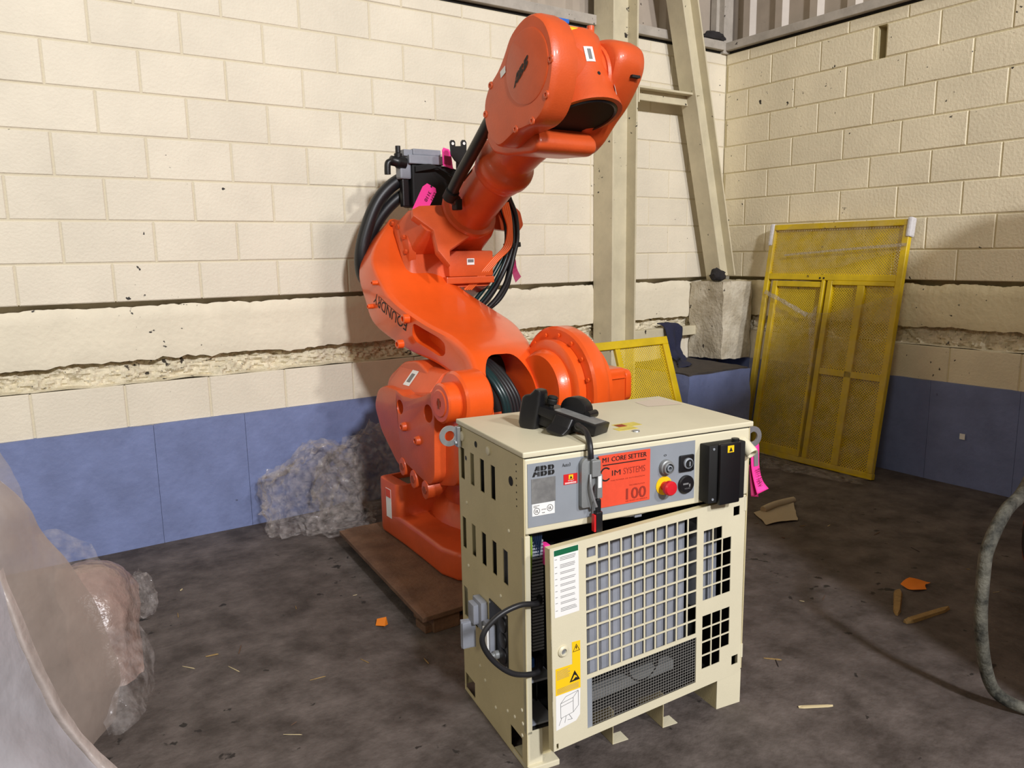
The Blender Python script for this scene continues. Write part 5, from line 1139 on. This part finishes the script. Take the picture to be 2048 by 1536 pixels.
bag('clear_skirt', [[(-4.88, -.85, .42), (-4.80, -.85, .44), (-4.68, -.9, .36)], [(-4.86, -.95, .36), (-4.78, -.95, .36), (-4.66, -.95, .28)], [(-4.84, -1.05, .2), (-4.76, -1.05, .2), (-4.63, -1.0, .15)]], m_film, .016, 11, 3)
kn = crumple((-4.525, -.86, .085), (.045, .05, .085), 21, 4, .25, .2, 0, cr, m_film, 'knotted_end')
# hose at the right edge
ho = thing('hose', 'grimy grey hose arching down at the right edge of the picture', 'hose', (-2.4, -3.3, 0))
mk('hose_tube', tube([(-1.80, -3.12, .80), (-1.90, -3.13, .775), (-2.06, -3.16, .72), (-2.213, -3.19, .682), (-2.315, -3.197, .660), (-2.385, -3.2, .615), (-2.434, -3.2, .552), (-2.444, -3.2, .505), (-2.444, -3.2, .413), (-2.444, -3.202, .351), (-2.437, -3.207, .267), (-2.404, -3.215, .148), (-2.372, -3.236, .067), (-2.33, -3.29, .028), (-2.28, -3.37, .022), (-2.24, -3.46, .022), (-2.12, -3.54, .022), (-1.8, -3.58, .022)], .0195, 14, 7), m_hose, ho, smooth=60)
# machine standing mostly outside the frame on the right
mc = thing('orange_machine', 'rusty orange and black machine at the right edge behind the hose', 'machine', (-1.2, -3.4, 0))
mk('machine_base', box((-2.2, -4.6, .0), (-.35, -3.72, .25)), m_mach, mc, bevel=.02)
mk('machine_body', prism(roundpoly([(-2.42, -4.5), (-2.42, -3.75), (-1.6, -3.42), (-1.25, -3.10), (-.5, -2.85), (-.4, -3.4), (-.4, -4.5)], .08, 4), 'z', .25, 2.1), m_mach, mc, bevel=.03, smooth=40)
fl_ = mk('flange', lathe([(.11, 0), (.125, .01), (.125, .06), (.10, .08)], (-1.35, -2.89, .24), (.5, -.8, .0), 12), m_mach, mc, smooth=35)
mk('flange_bore', lathe([(.085, -.004), (.085, -.002)], (-1.35, -2.89, .24), (.5, -.8, 0), 20), m_black, mc)
mk('flange_stub', tube([(-1.33, -2.92, .24), (-1.25, -3.1, .24), (-1.2, -3.4, .3)], .1, 12, 4), m_mach, mc, smooth=50)
# litter on the floor
def flat(name, P, m, label, cat, z=.004, group=None, curl=0):
    V = [(x, y, z + curl * ((k * 7) % 3) * .01) for k, (x, y) in enumerate(P)]; n = len(V); c = np.mean(P, 0)
    V2 = [(x, y, zz + .0015) for x, y, zz in V]
    o = mk(name, (V + V2, [tuple(range(n))[::-1], tuple(range(n, 2 * n))] + [(i, (i + 1) % n, n + (i + 1) % n, n + i) for i in range(n)]), m); return tag(o, label, cat, group)
pa = thing('scrap_paper', 'torn grey brown paper with a rolled edge right of the cabinet', 'paper', (-1.38, -1.66, 0))
mk('sheet_piece', grid_surface([[(-1.449, -1.552, .004), (-1.30, -1.56, .012), (-1.16, -1.60, .02)], [(-1.50, -1.63, .006), (-1.36, -1.65, .015), (-1.25, -1.68, .012)], [(-1.557, -1.719, .004), (-1.45, -1.74, .01), (-1.357, -1.775, .004)]], 4, 4, .006, 14, 2), m_paper, pa, smooth=50)
mk('rolled_edge', tube([(-1.40, -1.575, .02), (-1.28, -1.57, .028), (-1.125, -1.575, .024)], .02, 8, 3), m_paper, pa, smooth=60)
o = mk('orange_paper', grid_surface([[(-1.718, -2.555, .012), (-1.66, -2.565, .03), (-1.585, -2.62, .008)], [(-1.722, -2.585, .006), (-1.69, -2.60, .012), (-1.64, -2.625, .012)], [(-1.72, -2.60, .004), (-1.705, -2.625, .006), (-1.66, -2.64, .004)]], 4, 4, .004, 20, 2), m_orp, smooth=50); tag(o, 'torn bright orange paper on the floor left of the hose', 'paper')
def splint(name, a, b, wd, h, m, label, group=None):
    a = Vector(a); b = Vector(b); d = b - a; L_ = d.length; d.normalize(); s = Vector((-d.y, d.x, 0)); S = []
    for t, k in ((0, .5), (.12, 1), (.5, .9), (.85, .8), (1, .25)):
        p = a + d * L_ * t; S.append([tuple(p + s * wd * k * .5 + Vector((0, 0, .001))), tuple(p - s * wd * k * .5 + Vector((0, 0, .001))), tuple(p - s * wd * k * .4 + Vector((0, 0, h * k))), tuple(p + s * wd * k * .35 + Vector((0, 0, h)))])
    return tag(mk(name, loft(S), m), label, 'splinter', group)
splint('wood_splinter', (-1.765, -2.575, 0), (-1.994, -2.698, 0), .035, .012, m_woodl, 'short wood splinter lying just below the orange paper')
splint('wood_splinter', (-2.029, -2.752, 0), (-1.765, -2.792, 0), .032, .014, m_woodl, 'long pointed wood splinter nearest the hose')
splint('straw_stalk', (-2.868, -2.864, 0), (-2.77, -2.924, 0), .012, .006, m_straw, 'pale straw stalk lying right of the cabinet foot')
flat('orange_chip', [(-3.765, -1.53), (-3.745, -1.50), (-3.715, -1.525), (-3.72, -1.55), (-3.745, -1.575)], m_orp, 'small orange chip on the floor left of the plywood', 'paper', .004, None, 1)
rr = random.Random(9)
for k in range(34):
    if k < 20: x = rr.uniform(-2.9, -1.2); y = rr.uniform(-3.0, -1.5)
    else: x = rr.uniform(-4.5, -3.6); y = rr.uniform(-2.3, -.4)
    if -3.9 < x < -2.9 and y < -1.95: continue
    t = rr.uniform(0, 3.14); L_ = rr.uniform(.015, .07); wd = rr.uniform(.002, .005)
    q = rr.randrange(4); side = 'right of the cabinet' if k < 20 else 'left of the plywood pallet'
    splint('wood_sliver', (x, y, 0), (x + L_ * math.cos(t), y + L_ * math.sin(t), 0), wd, wd, (m_woodl, m_straw, m_rag, m_wood)[q], 'tiny %s sliver scattered on the floor %s' % (('tan', 'pale', 'black', 'brown')[q], side), '%s slivers on the floor %s' % (('tan', 'pale', 'black', 'brown')[q], side))
o = mk('wall_sticker', quadbox((-.018, -1.955, .300), (0, -1, 0), (0, 0, 1), .032, .036, .001), m_white); tag(o, 'small white sticker on the blue part of the right wall', 'sticker')
